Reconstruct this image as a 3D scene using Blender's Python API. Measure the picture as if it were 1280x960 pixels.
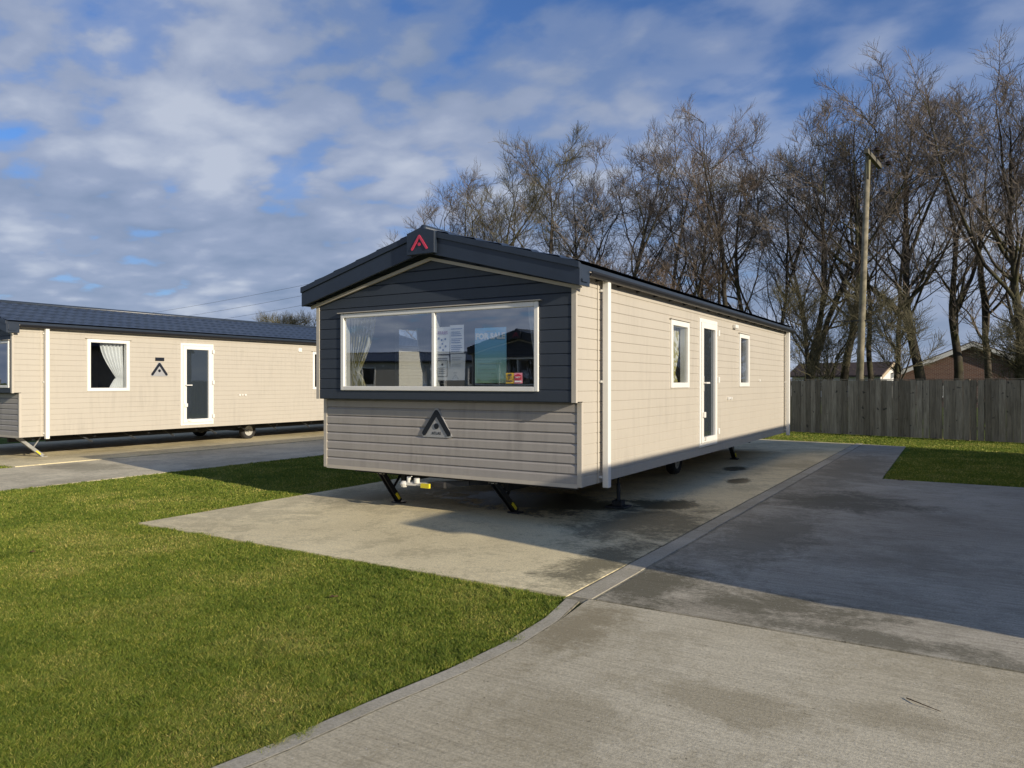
import bpy, bmesh, math, random
import numpy as np
from mathutils import Vector, Matrix
R = math.radians
for o in list(bpy.data.objects): bpy.data.objects.remove(o)
scene = bpy.context.scene
COL = scene.collection

# ------------------------------------------------------------------ camera
# world frame: X runs along the front of the near caravan, Y along its long side
CAM = Vector((3.309, -6.662, 1.5)); YAW = R(31.75); FPX = 924.0
cd = bpy.data.cameras.new('camera'); cam = bpy.data.objects.new('camera', cd); COL.objects.link(cam)
cd.sensor_width = 36; cd.lens = FPX/1280*36; cd.clip_end = 3000; cd.clip_start = .05
cam.location = CAM; cam.rotation_euler = (R(90-.11), 0, YAW)
scene.camera = cam

# ------------------------------------------------------------------ light
SUN_TRAVEL = Vector((-1, .2, -.326)).normalized()
to_sun = -SUN_TRAVEL
w = bpy.data.worlds.new('World'); scene.world = w; w.use_nodes = True
nt = w.node_tree; nt.nodes.clear()
def nd(nt, typ, **kw):
    n = nt.nodes.new(typ)
    for k, v in kw.items():
        if k in n.inputs and not hasattr(n, k): n.inputs[k].default_value = v
        else: setattr(n, k, v)
    return n
out = nd(nt, 'ShaderNodeOutputWorld'); bg = nd(nt, 'ShaderNodeBackground'); bg.inputs[1].default_value = .1
nt.links.new(bg.outputs[0], out.inputs[0])
sky = nd(nt, 'ShaderNodeTexSky', sky_type='NISHITA', sun_disc=False)
sky.sun_elevation = math.asin(to_sun.z); sky.sun_rotation = math.atan2(to_sun.x, to_sun.y)
sky.air_density = 1.0; sky.dust_density = .6; sky.ozone_density = 3.0
tc = nd(nt, 'ShaderNodeTexCoord'); sep = nd(nt, 'ShaderNodeSeparateXYZ')
nt.links.new(tc.outputs['Generated'], sep.inputs[0])
def M(op, a, b=None, nt=nt, clamp=False):
    n = nt.nodes.new('ShaderNodeMath'); n.operation = op; n.use_clamp = clamp
    for i, x in enumerate((a, b)):
        if x is None: continue
        if isinstance(x, (int, float)): n.inputs[i].default_value = x
        else: nt.links.new(x, n.inputs[i])
    return n.outputs[0]
zc = M('ADD', M('MAXIMUM', sep.outputs[2], 0.0), .2)
cx = M('DIVIDE', sep.outputs[0], zc); cy = M('DIVIDE', sep.outputs[1], zc)
comb = nd(nt, 'ShaderNodeCombineXYZ'); nt.links.new(cx, comb.inputs[0]); nt.links.new(cy, comb.inputs[1])
mp = nd(nt, 'ShaderNodeMapping'); nt.links.new(comb.outputs[0], mp.inputs[0])
mp.inputs['Rotation'].default_value = (0, 0, R(20)); mp.inputs['Scale'].default_value = (1.0, 1.2, 1)
mp.inputs['Location'].default_value = (3.1, 1.7, 0)
def noise(nt, vec, scale, detail=5, rough=.5, dist=0.0):
    n = nt.nodes.new('ShaderNodeTexNoise'); n.inputs['Scale'].default_value = scale
    n.inputs['Detail'].default_value = detail; n.inputs['Roughness'].default_value = rough
    n.inputs['Distortion'].default_value = dist
    if vec is not None: nt.links.new(vec, n.inputs['Vector'])
    return n.outputs['Fac']
def ramp(nt, fac, stops, interp='LINEAR'):
    r = nt.nodes.new('ShaderNodeValToRGB'); cr = r.color_ramp; cr.interpolation = interp
    while len(cr.elements) > 1: cr.elements.remove(cr.elements[-1])
    for i, (p, c) in enumerate(stops):
        e = cr.elements[0] if i == 0 else cr.elements.new(p)
        e.position = p; e.color = (*c, 1) if len(c) == 3 else c
    if fac is not None: nt.links.new(fac, r.inputs[0])
    return r.outputs[0]
def mix(nt, f, a, b, typ='MIX'):
    n = nt.nodes.new('ShaderNodeMix'); n.data_type = 'RGBA'; n.blend_type = typ
    for i, x in ((0, f), (6, a), (7, b)):
        if isinstance(x, (int, float)): n.inputs[i].default_value = x
        elif isinstance(x, tuple): n.inputs[i].default_value = (*x, 1)
        else: nt.links.new(x, n.inputs[i])
    return n.outputs[2]
big = noise(nt, mp.outputs[0], .42, 3, .5, .3)
puff = noise(nt, mp.outputs[0], 4.2, 6, .52, .15)
vo = nd(nt, 'ShaderNodeTexVoronoi', feature='SMOOTH_F1'); vo.inputs['Scale'].default_value = 6.5; vo.inputs['Smoothness'].default_value = .6
wv = nt.nodes.new('ShaderNodeTexNoise'); wv.inputs['Scale'].default_value = 5; wv.inputs['Detail'].default_value = 4; nt.links.new(mp.outputs[0], wv.inputs['Vector'])
va = nt.nodes.new('ShaderNodeVectorMath'); va.operation = 'MULTIPLY_ADD'; va.inputs[1].default_value = (.22, .22, .22)
nt.links.new(wv.outputs['Color'], va.inputs[0]); nt.links.new(mp.outputs[0], va.inputs[2]); nt.links.new(va.outputs[0], vo.inputs['Vector'])
puff = M('ADD', M('MULTIPLY', puff, .68), M('MULTIPLY', M('SUBTRACT', .90, vo.outputs['Distance']), .30))
west = M('ADD', M('MULTIPLY', M('ADD', M('MULTIPLY', sep.outputs[0], -.85), M('MULTIPLY', sep.outputs[1], -.526)), 1.1), .62, clamp=True)
puff = M('ADD', M('MULTIPLY', M('SUBTRACT', puff, .5), M('ADD', M('MULTIPLY', west, 1.0), .25)), .5)
elev = M('MULTIPLY', M('SUBTRACT', .62, sep.outputs[2]), .55)
dens = M('ADD', M('ADD', M('MULTIPLY', big, .95), M('MULTIPLY', puff, .85)), M('MULTIPLY', elev, .78))
cov = ramp(nt, dens, [(.785, (.04, .04, .04)), (.89, (.5, .5, .5)), (1.02, (.94, .94, .94))], 'EASE')
shade = M('ADD', M('MULTIPLY', noise(nt, mp.outputs[0], 1.3, 4, .5, .2), .6), M('MULTIPLY', puff, .4))
ccol = ramp(nt, shade, [(.38, (2.15, 2.75, 4.0)), (.50, (2.95, 3.5, 4.8)), (.61, (4.7, 5.15, 6.1))])
sat = mix(nt, 1.0, sky.outputs[0], (.62, .86, 1.25), 'MULTIPLY')
nt.links.new(mix(nt, cov, sat, ccol), bg.inputs[0])

ld = bpy.data.lights.new('sun', 'SUN'); sun = bpy.data.objects.new('sun', ld); COL.objects.link(sun)
ld.energy = 4.8; ld.angle = R(.53); ld.color = (1, .89, .72)
sun.rotation_euler = SUN_TRAVEL.to_track_quat('-Z', 'Y').to_euler()
sun.location = (10, -10, 20)
vs = scene.view_settings
scene.display_settings.display_device = 'sRGB'; vs.view_transform = 'Standard'; vs.look = 'None'
vs.exposure = 0.15; vs.gamma = 1.0; vs.use_curve_mapping = False
scene.cycles.max_bounces = 8; scene.cycles.transparent_max_bounces = 16

def cam_ray(px, depth):           # ground position on the sight line of column px at a given depth
    a = (px-640)/FPX
    return (CAM.x + depth*(a*math.cos(YAW)-math.sin(YAW)), CAM.y + depth*(a*math.sin(YAW)+math.cos(YAW)))

# ------------------------------------------------------------------ helpers
class MB:
    def __init__(s): s.v = []; s.f = []
    def quad(s, a, b, c, d): i = len(s.v); s.v += [a, b, c, d]; s.f.append((i, i+1, i+2, i+3))
    def box(s, x0, x1, y0, y1, z0, z1):
        i = len(s.v)
        s.v += [(x0,y0,z0),(x1,y0,z0),(x1,y1,z0),(x0,y1,z0),(x0,y0,z1),(x1,y0,z1),(x1,y1,z1),(x0,y1,z1)]
        for f in ((0,3,2,1),(4,5,6,7),(0,1,5,4),(1,2,6,5),(2,3,7,6),(3,0,4,7)): s.f.append(tuple(i+k for k in f))
    def bar(s, p, q, wx, wz, up=(0,0,1)):       # rectangular bar between two points
        p = Vector(p); q = Vector(q); d = (q-p).normalized(); up = Vector(up)
        a = d.cross(up)
        if a.length < 1e-4: a = d.cross(Vector((1,0,0)))
        a.normalize(); b = a.cross(d).normalized(); i = len(s.v)
        for c in (p, q):
            for sx, sz in ((-1,-1),(1,-1),(1,1),(-1,1)): s.v.append(tuple(c + a*sx*wx/2 + b*sz*wz/2))
        for f in ((0,1,2,3),(7,6,5,4),(0,4,5,1),(1,5,6,2),(2,6,7,3),(3,7,4,0)): s.f.append(tuple(i+k for k in f))
    def tube(s, pts, rad, n=12, caps=True):
        pts = [Vector(p) for p in pts]
        if not isinstance(rad, (list, tuple)): rad = [rad]*len(pts)
        i0 = len(s.v); ref = None
        for k, p in enumerate(pts):
            d = (pts[min(k+1, len(pts)-1)] - pts[max(k-1, 0)]).normalized()
            if ref is None: ref = d.orthogonal().normalized()
            a = (ref - d*ref.dot(d)).normalized(); ref = a; b = d.cross(a)
            for j in range(n):
                t = 2*math.pi*j/n; s.v.append(tuple(p + (a*math.cos(t)+b*math.sin(t))*rad[k]))
        for k in range(len(pts)-1):
            for j in range(n):
                a0 = i0+k*n+j; a1 = i0+k*n+(j+1) % n; s.f.append((a0, a1, a1+n, a0+n))
        if caps:
            s.f.append(tuple(i0+j for j in range(n))[::-1]); s.f.append(tuple(i0+(len(pts)-1)*n+j for j in range(n)))
    def prism(s, poly, fn0, fn1):               # 2-D polygon mapped by two functions, joined at the sides
        i = len(s.v); n = len(poly)
        s.v += [fn0(*p) for p in poly] + [fn1(*p) for p in poly]
        s.f.append(tuple(range(i, i+n))[::-1]); s.f.append(tuple(range(i+n, i+2*n)))
        for k in range(n): s.f.append((i+k, i+(k+1) % n, i+n+(k+1) % n, i+n+k))
    def obj(s, name, mat, parent=None, smooth=False, bevel=0, label=None):
        me = bpy.data.meshes.new(name); me.from_pydata(s.v, [], s.f); me.update()
        bm = bmesh.new(); bm.from_mesh(me); bmesh.ops.recalc_face_normals(bm, faces=bm.faces); bm.to_mesh(me); bm.free()
        me.materials.append(mat)
        if smooth: me.polygons.foreach_set('use_smooth', [True]*len(me.polygons))
        o = bpy.data.objects.new(name, me); COL.objects.link(o)
        if parent: o.parent = parent
        if bevel:
            b = o.modifiers.new('bevel', 'BEVEL'); b.width = bevel; b.segments = 2; b.limit_method = 'ANGLE'
        if label: o['label'] = label
        return o
def pieces(mb, name, mat_, parent, **kw):
    """one object for each group of touching shapes in mb"""
    n = len(mb.v); par = list(range(n))
    def find(a):
        while par[a] != a: par[a] = par[par[a]]; a = par[a]
        return a
    for f in mb.f:
        for k in f[1:]: par[find(k)] = find(f[0])
    comps = {}
    for i in range(n): comps.setdefault(find(i), []).append(i)
    ks = list(comps); bb = {k: (np.min([mb.v[i] for i in comps[k]], 0)-.002, np.max([mb.v[i] for i in comps[k]], 0)+.002) for k in ks}
    for a in range(len(ks)):
        for b_ in range(a):
            A, B = bb[ks[a]], bb[ks[b_]]
            if (A[0] <= B[1]).all() and (B[0] <= A[1]).all(): par[find(ks[a])] = find(ks[b_])
    groups = {}
    for i in range(n): groups.setdefault(find(i), []).append(i)
    out_ = []
    for g in groups.values():
        ix = {v: k for k, v in enumerate(g)}; m2 = MB(); m2.v = [mb.v[i] for i in g]
        m2.f = [tuple(ix[i] for i in f) for f in mb.f if f[0] in ix]; out_.append(m2.obj(name, mat_, parent, **kw))
    return out_
def npmesh(name, V, F, mat, parent=None, smooth=False, attrs=None):
    V = np.asarray(V, np.float32); F = np.asarray(F, np.int32); k = F.shape[1]
    me = bpy.data.meshes.new(name)
    me.vertices.add(len(V)); me.vertices.foreach_set('co', V.ravel())
    me.loops.add(F.size); me.loops.foreach_set('vertex_index', F.ravel())
    me.polygons.add(len(F)); me.polygons.foreach_set('loop_start', np.arange(0, F.size, k, dtype=np.int32))
    me.update(calc_edges=True)
    me.polygons.foreach_set('use_smooth', np.full(len(F), bool(smooth)))
    for an, av in (attrs or {}).items():
        at = me.attributes.new(an, 'FLOAT', 'POINT'); at.data.foreach_set('value', np.asarray(av, np.float32))
    me.materials.append(mat)
    o = bpy.data.objects.new(name, me); COL.objects.link(o)
    if parent: o.parent = parent
    return o
def tag(o, label=None, cat=None, group=None, kind=None):
    if label: o['label'] = label
    if cat: o['category'] = cat
    if group: o['group'] = group
    if kind: o['kind'] = kind
    return o
def empty(name, loc, rz=0):
    o = bpy.data.objects.new(name, None); o.empty_display_size = .3; COL.objects.link(o)
    o.location = loc; o.rotation_euler = (0, 0, rz); return o
def copy_tree(o, parent=None):
    c = o.copy(); COL.objects.link(c); c.parent = parent
    for ch in list(o.children): copy_tree(ch, c)
    return c

# ------------------------------------------------------------------ materials
def mat(name):
    m = bpy.data.materials.new(name); m.use_nodes = True; nt = m.node_tree
    return m, nt, nt.nodes['Principled BSDF']
def simple(name, col, rough=.5, metal=0, var=.0, scale=8, bump=0, bscale=60, spec=.5):
    m, nt, b = mat(name); b.inputs['Roughness'].default_value = rough; b.inputs['Metallic'].default_value = metal
    b.inputs['Specular IOR Level'].default_value = spec
    tc = nt.nodes.new('ShaderNodeTexCoord')
    if var:
        n = noise(nt, tc.outputs['Object'], scale, 6, .6)
        lo = tuple(c*(1-var) for c in col); hi = tuple(min(1, c*(1+var)) for c in col)
        nt.links.new(ramp(nt, n, [(.3, lo), (.7, hi)]), b.inputs['Base Color'])
    else: b.inputs['Base Color'].default_value = (*col, 1)
    if bump:
        bp = nt.nodes.new('ShaderNodeBump'); bp.inputs['Strength'].default_value = bump; bp.inputs['Distance'].default_value = .01
        nt.links.new(noise(nt, tc.outputs['Object'], bscale, 4, .6), bp.inputs['Height']); nt.links.new(bp.outputs[0], b.inputs['Normal'])
    return m
def cladding(name, col, dirt=.35, seed=0):
    m, nt, b = mat(name); tc = nt.nodes.new('ShaderNodeTexCoord'); O = tc.outputs['Object']
    mp = nt.nodes.new('ShaderNodeMapping'); mp.inputs['Scale'].default_value = (9, 9, .9); mp.inputs['Location'].default_value = (seed, 0, 0)
    nt.links.new(O, mp.inputs[0])
    streak = noise(nt, mp.outputs[0], 1.6, 5, .65)
    blot = noise(nt, O, 1.3, 4, .6)
    f = M('MULTIPLY', ramp(nt, streak, [(.42, (0, 0, 0)), (.75, (1, 1, 1))]), ramp(nt, blot, [(.4, (.1, .1, .1)), (.7, (1, 1, 1))]), nt)
    dk = tuple(c*(1-dirt) for c in col)
    nt.links.new(mix(nt, f, col, dk), b.inputs['Base Color'])
    b.inputs['Roughness'].default_value = .48; b.inputs['Specular IOR Level'].default_value = .4
    mp2 = nt.nodes.new('ShaderNodeMapping'); mp2.inputs['Scale'].default_value = (3, 3, 90); nt.links.new(O, mp2.inputs[0])
    g = noise(nt, mp2.outputs[0], 2, 3, .5); bp = nt.nodes.new('ShaderNodeBump')
    bp.inputs['Strength'].default_value = .12; bp.inputs['Distance'].default_value = .004
    nt.links.new(g, bp.inputs['Height']); nt.links.new(bp.outputs[0], b.inputs['Normal'])
    return m
def glass(name, tint=(.72, .78, .8), ior=1.75, opq=0.0, dcol=(.03, .035, .04)):
    m, nt, b = mat(name); nt.nodes.remove(b); out = nt.nodes['Material Output']
    tr = nt.nodes.new('ShaderNodeBsdfTransparent'); tr.inputs[0].default_value = (*tint, 1)
    gl = nt.nodes.new('ShaderNodeBsdfGlossy'); gl.inputs['Roughness'].default_value = .012; gl.inputs[0].default_value = (.92, .95, 1, 1)
    ge = nt.nodes.new('ShaderNodeNewGeometry'); dt = nt.nodes.new('ShaderNodeVectorMath'); dt.operation = 'DOT_PRODUCT'
    nt.links.new(ge.outputs['Incoming'], dt.inputs[0]); nt.links.new(ge.outputs['Normal'], dt.inputs[1])
    f0 = ((ior-1)/(ior+1))**2
    fac = M('ADD', f0, M('MULTIPLY', 1-f0, M('POWER', M('SUBTRACT', 1.0, M('ABSOLUTE', dt.outputs['Value'], None, nt), nt), 5.0, nt), nt), nt)
    tc = nt.nodes.new('ShaderNodeTexCoord'); bp = nt.nodes.new('ShaderNodeBump'); bp.inputs['Strength'].default_value = .06; bp.inputs['Distance'].default_value = .01
    nt.links.new(noise(nt, tc.outputs['Object'], 1.4, 2, .5), bp.inputs['Height']); nt.links.new(bp.outputs[0], gl.inputs['Normal'])
    base = tr.outputs[0]
    if opq:
        df = nt.nodes.new('ShaderNodeBsdfDiffuse'); df.inputs[0].default_value = (*dcol, 1)
        mo = nt.nodes.new('ShaderNodeMixShader'); mo.inputs[0].default_value = opq
        nt.links.new(base, mo.inputs[1]); nt.links.new(df.outputs[0], mo.inputs[2]); base = mo.outputs[0]
    mx = nt.nodes.new('ShaderNodeMixShader'); nt.links.new(fac, mx.inputs[0])
    nt.links.new(base, mx.inputs[1]); nt.links.new(gl.outputs[0], mx.inputs[2]); nt.links.new(mx.outputs[0], out.inputs[0])
    return m
def concrete(name, c0, c1, stain=(.085, .08, .05), streak=0.6, rough=.85, stains=(), amount=.5, seed=0.0, pit=.25):
    m, nt, b = mat(name); tc = nt.nodes.new('ShaderNodeTexCoord'); O = tc.outputs['Object']
    mp = nt.nodes.new('ShaderNodeMapping'); mp.inputs['Location'].default_value = (seed, seed*.7, 0); nt.links.new(O, mp.inputs[0]); P = mp.outputs[0]
    n1 = noise(nt, P, .55, 6, .62, .4)
    base = ramp(nt, n1, [(.32, c0), (.66, c1)])
    fine = noise(nt, P, 75, 3, .75)
    base = mix(nt, .85, base, ramp(nt, fine, [(.28, (.68, .68, .66)), (.5, (1.02, 1.02, 1.02)), (.75, (1.35, 1.34, 1.3))]), 'MULTIPLY')
    # brushed finish running across the slab
    ms = nt.nodes.new('ShaderNodeMapping'); ms.inputs['Scale'].default_value = (.8, 26, 1); nt.links.new(O, ms.inputs[0])
    st = noise(nt, ms.outputs[0], 2.2, 5, .7)
    base = mix(nt, streak, base, ramp(nt, st, [(.32, (.62, .62, .62)), (.5, (1.04, 1.04, 1.04)), (.68, (1.32, 1.32, 1.32))]), 'MULTIPLY')
    big = noise(nt, P, .38, 8, .66, 1.2); mid = noise(nt, P, 2.4, 7, .68, .6)
    sm = M('ADD', M('ADD', M('MULTIPLY', big, .42, nt), M('MULTIPLY', mid, .32, nt), nt), M('MULTIPLY', noise(nt, P, 16, 6, .8), .26, nt), nt)
    f = ramp(nt, sm, [(.49, (0, 0, 0)), (.53, (amount*.6,)*3), (.62, (amount,)*3)])
    xyz = nt.nodes.new('ShaderNodeSeparateXYZ'); nt.links.new(O, xyz.inputs[0])
    gr = M('MULTIPLY', M('SUBTRACT', noise(nt, P, 22, 5, .8), .5, nt), 1.6, nt)
    wob = M('MULTIPLY', M('SUBTRACT', noise(nt, P, 1.9, 9, .78, .5), .5, nt), 3.6, nt)
    wet = None
    for (sx, sy, rx, ry, k) in stains:
        ex = M('DIVIDE', M('SUBTRACT', xyz.outputs[0], sx, nt), rx, nt); ey = M('DIVIDE', M('SUBTRACT', xyz.outputs[1], sy, nt), ry, nt)
        d = M('SQRT', M('ADD', M('MULTIPLY', ex, ex, nt), M('MULTIPLY', ey, ey, nt), nt), None, nt)
        e = M('ADD', M('ADD', d, wob, nt), gr, nt)
        e = ramp(nt, e, [(.75, (k, k, k)), (1.0, (0, 0, 0))]) if k > .8 else ramp(nt, M('MULTIPLY', e, .6, nt), [(.3, (k, k, k)), (.75, (0, 0, 0))])
        f = M('MAXIMUM', f, e, nt)
        if k > .8: wet = e if wet is None else M('MAXIMUM', wet, e, nt)
    base = mix(nt, f, base, stain)
    spk = ramp(nt, noise(nt, P, 95, 2, .5), [(.68, (0, 0, 0)), (.74, (.7, .7, .7))])
    base = mix(nt, spk, base, (.62, .6, .54))
    pits = ramp(nt, noise(nt, P, 42, 3, .6), [(.26, (.75, .75, .75)), (.34, (0, 0, 0))])
    base = mix(nt, pits, base, (.10, .09, .06))
    nt.links.new(base, b.inputs['Base Color'])
    if wet is not None:
        nt.links.new(mix(nt, wet, (rough,)*3, (.3, .3, .3)), b.inputs['Roughness'])
    else: b.inputs['Roughness'].default_value = rough
    b.inputs['Specular IOR Level'].default_value = .18
    bp = nt.nodes.new('ShaderNodeBump'); bp.inputs['Strength'].default_value = pit*.9; bp.inputs['Distance'].default_value = .006
    h = M('ADD', M('MULTIPLY', st, streak*.8, nt), M('MULTIPLY', fine, .6, nt), nt)
    nt.links.new(h, bp.inputs['Height']); nt.links.new(bp.outputs[0], b.inputs['Normal'])
    return m
def bark(name, lo, hi, moss=None):
    m, nt, b = mat(name); tc = nt.nodes.new('ShaderNodeTexCoord'); O = tc.outputs['Object']
    n = noise(nt, O, 3.5, 6, .65); c = ramp(nt, n, [(.35, lo), (.68, hi)])
    if moss:
        c = mix(nt, ramp(nt, noise(nt, O, 1.1, 5, .6), [(.5, (0, 0, 0)), (.66, (.7, .7, .7))]), c, moss)
    nt.links.new(c, b.inputs['Base Color']); b.inputs['Roughness'].default_value = .9; b.inputs['Specular IOR Level'].default_value = .15
    return m
MT = {}
MT['beige'] = cladding('beige_cladding', (.49, .446, .372), .18)
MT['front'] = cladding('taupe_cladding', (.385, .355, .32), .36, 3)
MT['navy'] = cladding('navy_cladding', (.042, .052, .068), .2, 5)
MT['fascia'] = simple('navy_fascia', (.022, .032, .05), .38, 0, .12, 5)
MT['roof'] = simple('blue_grey_roof_tile', (.030, .042, .062), .36, 0, .2, 3, .15, 40)
MT['trim'] = simple('cream_trim', (.52, .47, .39), .45, 0, .06, 4)
MT['upvc'] = simple('white_upvc', (.80, .78, .72), .3, 0, .03, 5)
MT['black'] = simple('black_plastic', (.014, .014, .017), .4)
MT['steel'] = simple('dark_chassis_steel', (.03, .032, .034), .6, .3, .4, 6)
MT['galv'] = simple('galvanised_steel', (.42, .42, .4), .45, .6, .2, 12)
MT['rubber'] = simple('tyre_rubber', (.022, .021, .02), .8, 0, .3, 10, .3, 60)
MT['rim'] = simple('grey_white_rim', (.5, .49, .45), .5, .2, .15, 10)
MT['yellow'] = simple('yellow_plastic', (.75, .62, .03), .5)
MT['whiteplast'] = simple('off_white_plastic', (.62, .6, .54), .4, 0, .1, 20)
MT['red'] = simple('red_sticker', (.5, .03, .06), .4)
MT['crimson'] = simple('crimson_emblem', (.62, .05, .10), .4)
MT['emb'] = simple('dark_emblem', (.015, .018, .026), .3)
MT['plate'] = simple('silver_plate', (.42, .42, .42), .35, .2)
MT['lining'] = simple('interior_lining', (.30, .27, .22), .7, 0, .1, 2)
MT['wood'] = simple('interior_wood_floor', (.14, .10, .07), .5, 0, .2, 4)
MT['sofa'] = simple('grey_upholstery', (.12, .115, .11), .9, 0, .15, 12)
MT['glass'] = glass('window_glass', (.80, .84, .86), 3.6)
MT['sideglass'] = glass('side_window_glass', (.80, .84, .86), 1.95)
MT['doorglass'] = glass('door_glass', (.5, .55, .58), 1.9, .55, (.05, .065, .08))
def curtain_mat(name, a, b_, scale):
    m, nt, b = mat(name); tc = nt.nodes.new('ShaderNodeTexCoord')
    mp = nt.nodes.new('ShaderNodeMapping'); mp.inputs['Scale'].default_value = (1, 1, .35); nt.links.new(tc.outputs['Object'], mp.inputs[0])
    n = noise(nt, mp.outputs[0], scale, 3, .5, 1.5)
    nt.links.new(ramp(nt, n, [(.44, a), (.52, b_)]), b.inputs['Base Color']); b.inputs['Roughness'].default_value = .9
    return m
MT['curtain_y'] = curtain_mat('patterned_curtain', (.75, .72, .62), (.42, .36, .12), 16)
MT['curtain_w'] = simple('white_curtain', (.78, .77, .75), .9, 0, .05, 8)
MT['fence'] = None

# ------------------------------------------------------------------ cladding and panels
def prof(pitch, lip, back, cham):
    return [(0, 0), (0, lip), (1-cham, lip), (1, back)]
def clad(mb, wall, a0, a1, z0, z1, pitch, holes=(), lim=None, lip=.0125, back=.003, cham=.12):
    """wall(a, d, z) -> point; boards run along a; d is how far the face stands out."""
    n = int(math.ceil((z1-z0)/pitch-1e-6))
    for r in range(n):
        zb = z0+r*pitch; zt = min(z0+(r+1)*pitch, z1)
        cuts = sorted({zb, zt} | {h[k] for h in holes for k in (2, 3) if zb < h[k] < zt})
        for s0, s1 in zip(cuts[:-1], cuts[1:]):
            if s1-s0 < 1e-4: continue
            mid = (s0+s1)/2; segs = [(a0, a1)]
            for h in holes:
                if h[2] < mid < h[3]:
                    ns = []
                    for (p, q) in segs:
                        if h[1] <= p or h[0] >= q: ns.append((p, q)); continue
                        if h[0] > p: ns.append((p, h[0]))
                        if h[1] < q: ns.append((h[1], q))
                    segs = ns
            def depth(t):
                return lip if t <= 1-cham else lip+(back-lip)*(t-(1-cham))/cham
            t0 = (s0-zb)/pitch; t1 = (s1-zb)/pitch
            pr = [(t0, 0.0), (t0, depth(t0))] + ([(1-cham, lip)] if t0 < 1-cham < t1 else []) + [(t1, depth(t1)), (t1, 0.0)]
            for (p, q) in segs:
                i = len(mb.v)
                for (t, d) in pr:
                    z = zb+t*pitch; lo, hi = lim(z) if lim else (a0, a1)
                    pa = min(max(p, lo), hi); qa = max(min(q, hi), lo)
                    mb.v.append(wall(pa, d, z)); mb.v.append(wall(qa, d, z))
                k = len(pr)
                for j in range(k-1): mb.f.append((i+2*j, i+2*j+1, i+2*j+3, i+2*j+2))
                mb.f.append(tuple(i+2*j for j in range(k))); mb.f.append(tuple(i+2*j+1 for j in range(k))[::-1])
def panel(mb, wall, a0, a1, z0, z1, holes=()):
    A = sorted({a0, a1} | {h[k] for h in holes for k in (0, 1) if a0 < h[k] < a1})
    Z = sorted({z0, z1} | {h[k] for h in holes for k in (2, 3) if z0 < h[k] < z1})
    for p, q in zip(A[:-1], A[1:]):
        for s, t in zip(Z[:-1], Z[1:]):
            if any(h[0] < (p+q)/2 < h[1] and h[2] < (s+t)/2 < h[3] for h in holes): continue
            mb.quad(wall(p, 0, s), wall(q, 0, s), wall(q, 0, t), wall(p, 0, t))
def frame_bars(mb, wall, a0, a1, z0, z1, fw, d0, d1, extra=()):
    def bx(p, q, s, t, e0=d0, e1=d1):
        c = [wall(p, e0, s), wall(q, e1, t)]
        mb.box(*(f(c[0][k], c[1][k]) for k in range(3) for f in (min, max)))
    bx(a0, a0+fw, z0, z1); bx(a1-fw, a1, z0, z1)
    bx(a0+fw, a1-fw, z0, z0+fw); bx(a0+fw, a1-fw, z1-fw, z1)
    for x in extra: bx(x-fw*.42, x+fw*.42, z0+fw, z1-fw, d0, d1-.003)

def stroke_poly(pts, w_, n=8):
    """outline of a two-segment chevron with round ends and round top"""
    P = [Vector(p) for p in pts]; r = w_/2
    d1 = (P[1]-P[0]).normalized(); d2 = (P[2]-P[1]).normalized()
    n1 = Vector((-d1.y, d1.x)); n2 = Vector((-d2.y, d2.x)); res = []
    a = math.atan2(-n1.y, -n1.x)                       # start cap from -n1 round the back to n1
    for k in range(n+1):
        t = a - math.pi*k/n; res.append(P[0]+Vector((math.cos(t), math.sin(t)))*r)
    a1 = math.atan2(n1.y, n1.x); a2 = math.atan2(n2.y, n2.x)
    for k in range(n+1): 
        t = a1+(a2-a1)*k/n; res.append(P[1]+Vector((math.cos(t), math.sin(t)))*r)
    a = math.atan2(n2.y, n2.x)
    for k in range(n+1):
        t = a - math.pi*k/n; res.append(P[2]+Vector((math.cos(t), math.sin(t)))*r)
    m_ = (n1+n2).normalized(); res.append(P[1]-m_*(r/m_.dot(n1)))
    return [tuple(p) for p in res]
def disc(c, r, n=20): return [(c[0]+r*math.cos(2*math.pi*k/n), c[1]+r*math.sin(2*math.pi*k/n)) for k in range(n)]
def text_mesh(name, s, size, material, parent, M4, align='CENTER', extrude=.0008, ext=None):
    cu = bpy.data.curves.new('txt', 'FONT'); cu.body = s; cu.size = size; cu.align_x = align; cu.extrude = extrude; cu.resolution_u = 2
    if ext: cu.offset = ext
    t = bpy.data.objects.new('txt', cu); COL.objects.link(t)
    dg = bpy.context.evaluated_depsgraph_get(); me = bpy.data.meshes.new_from_object(t.evaluated_get(dg))
    bpy.data.objects.remove(t); me.transform(M4); me.materials.clear(); me.materials.append(material)
    o = bpy.data.objects.new(name, me); COL.objects.link(o)
    if parent: o.parent = parent
    return o
ROT_FRONT = Matrix(((1,0,0,0),(0,0,-1,0),(0,1,0,0),(0,0,0,1)))     # text on a wall facing -Y
ROT_RIGHT = Matrix(((0,0,1,0),(1,0,0,0),(0,1,0,0),(0,0,0,1)))     # text on a wall facing +X

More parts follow.
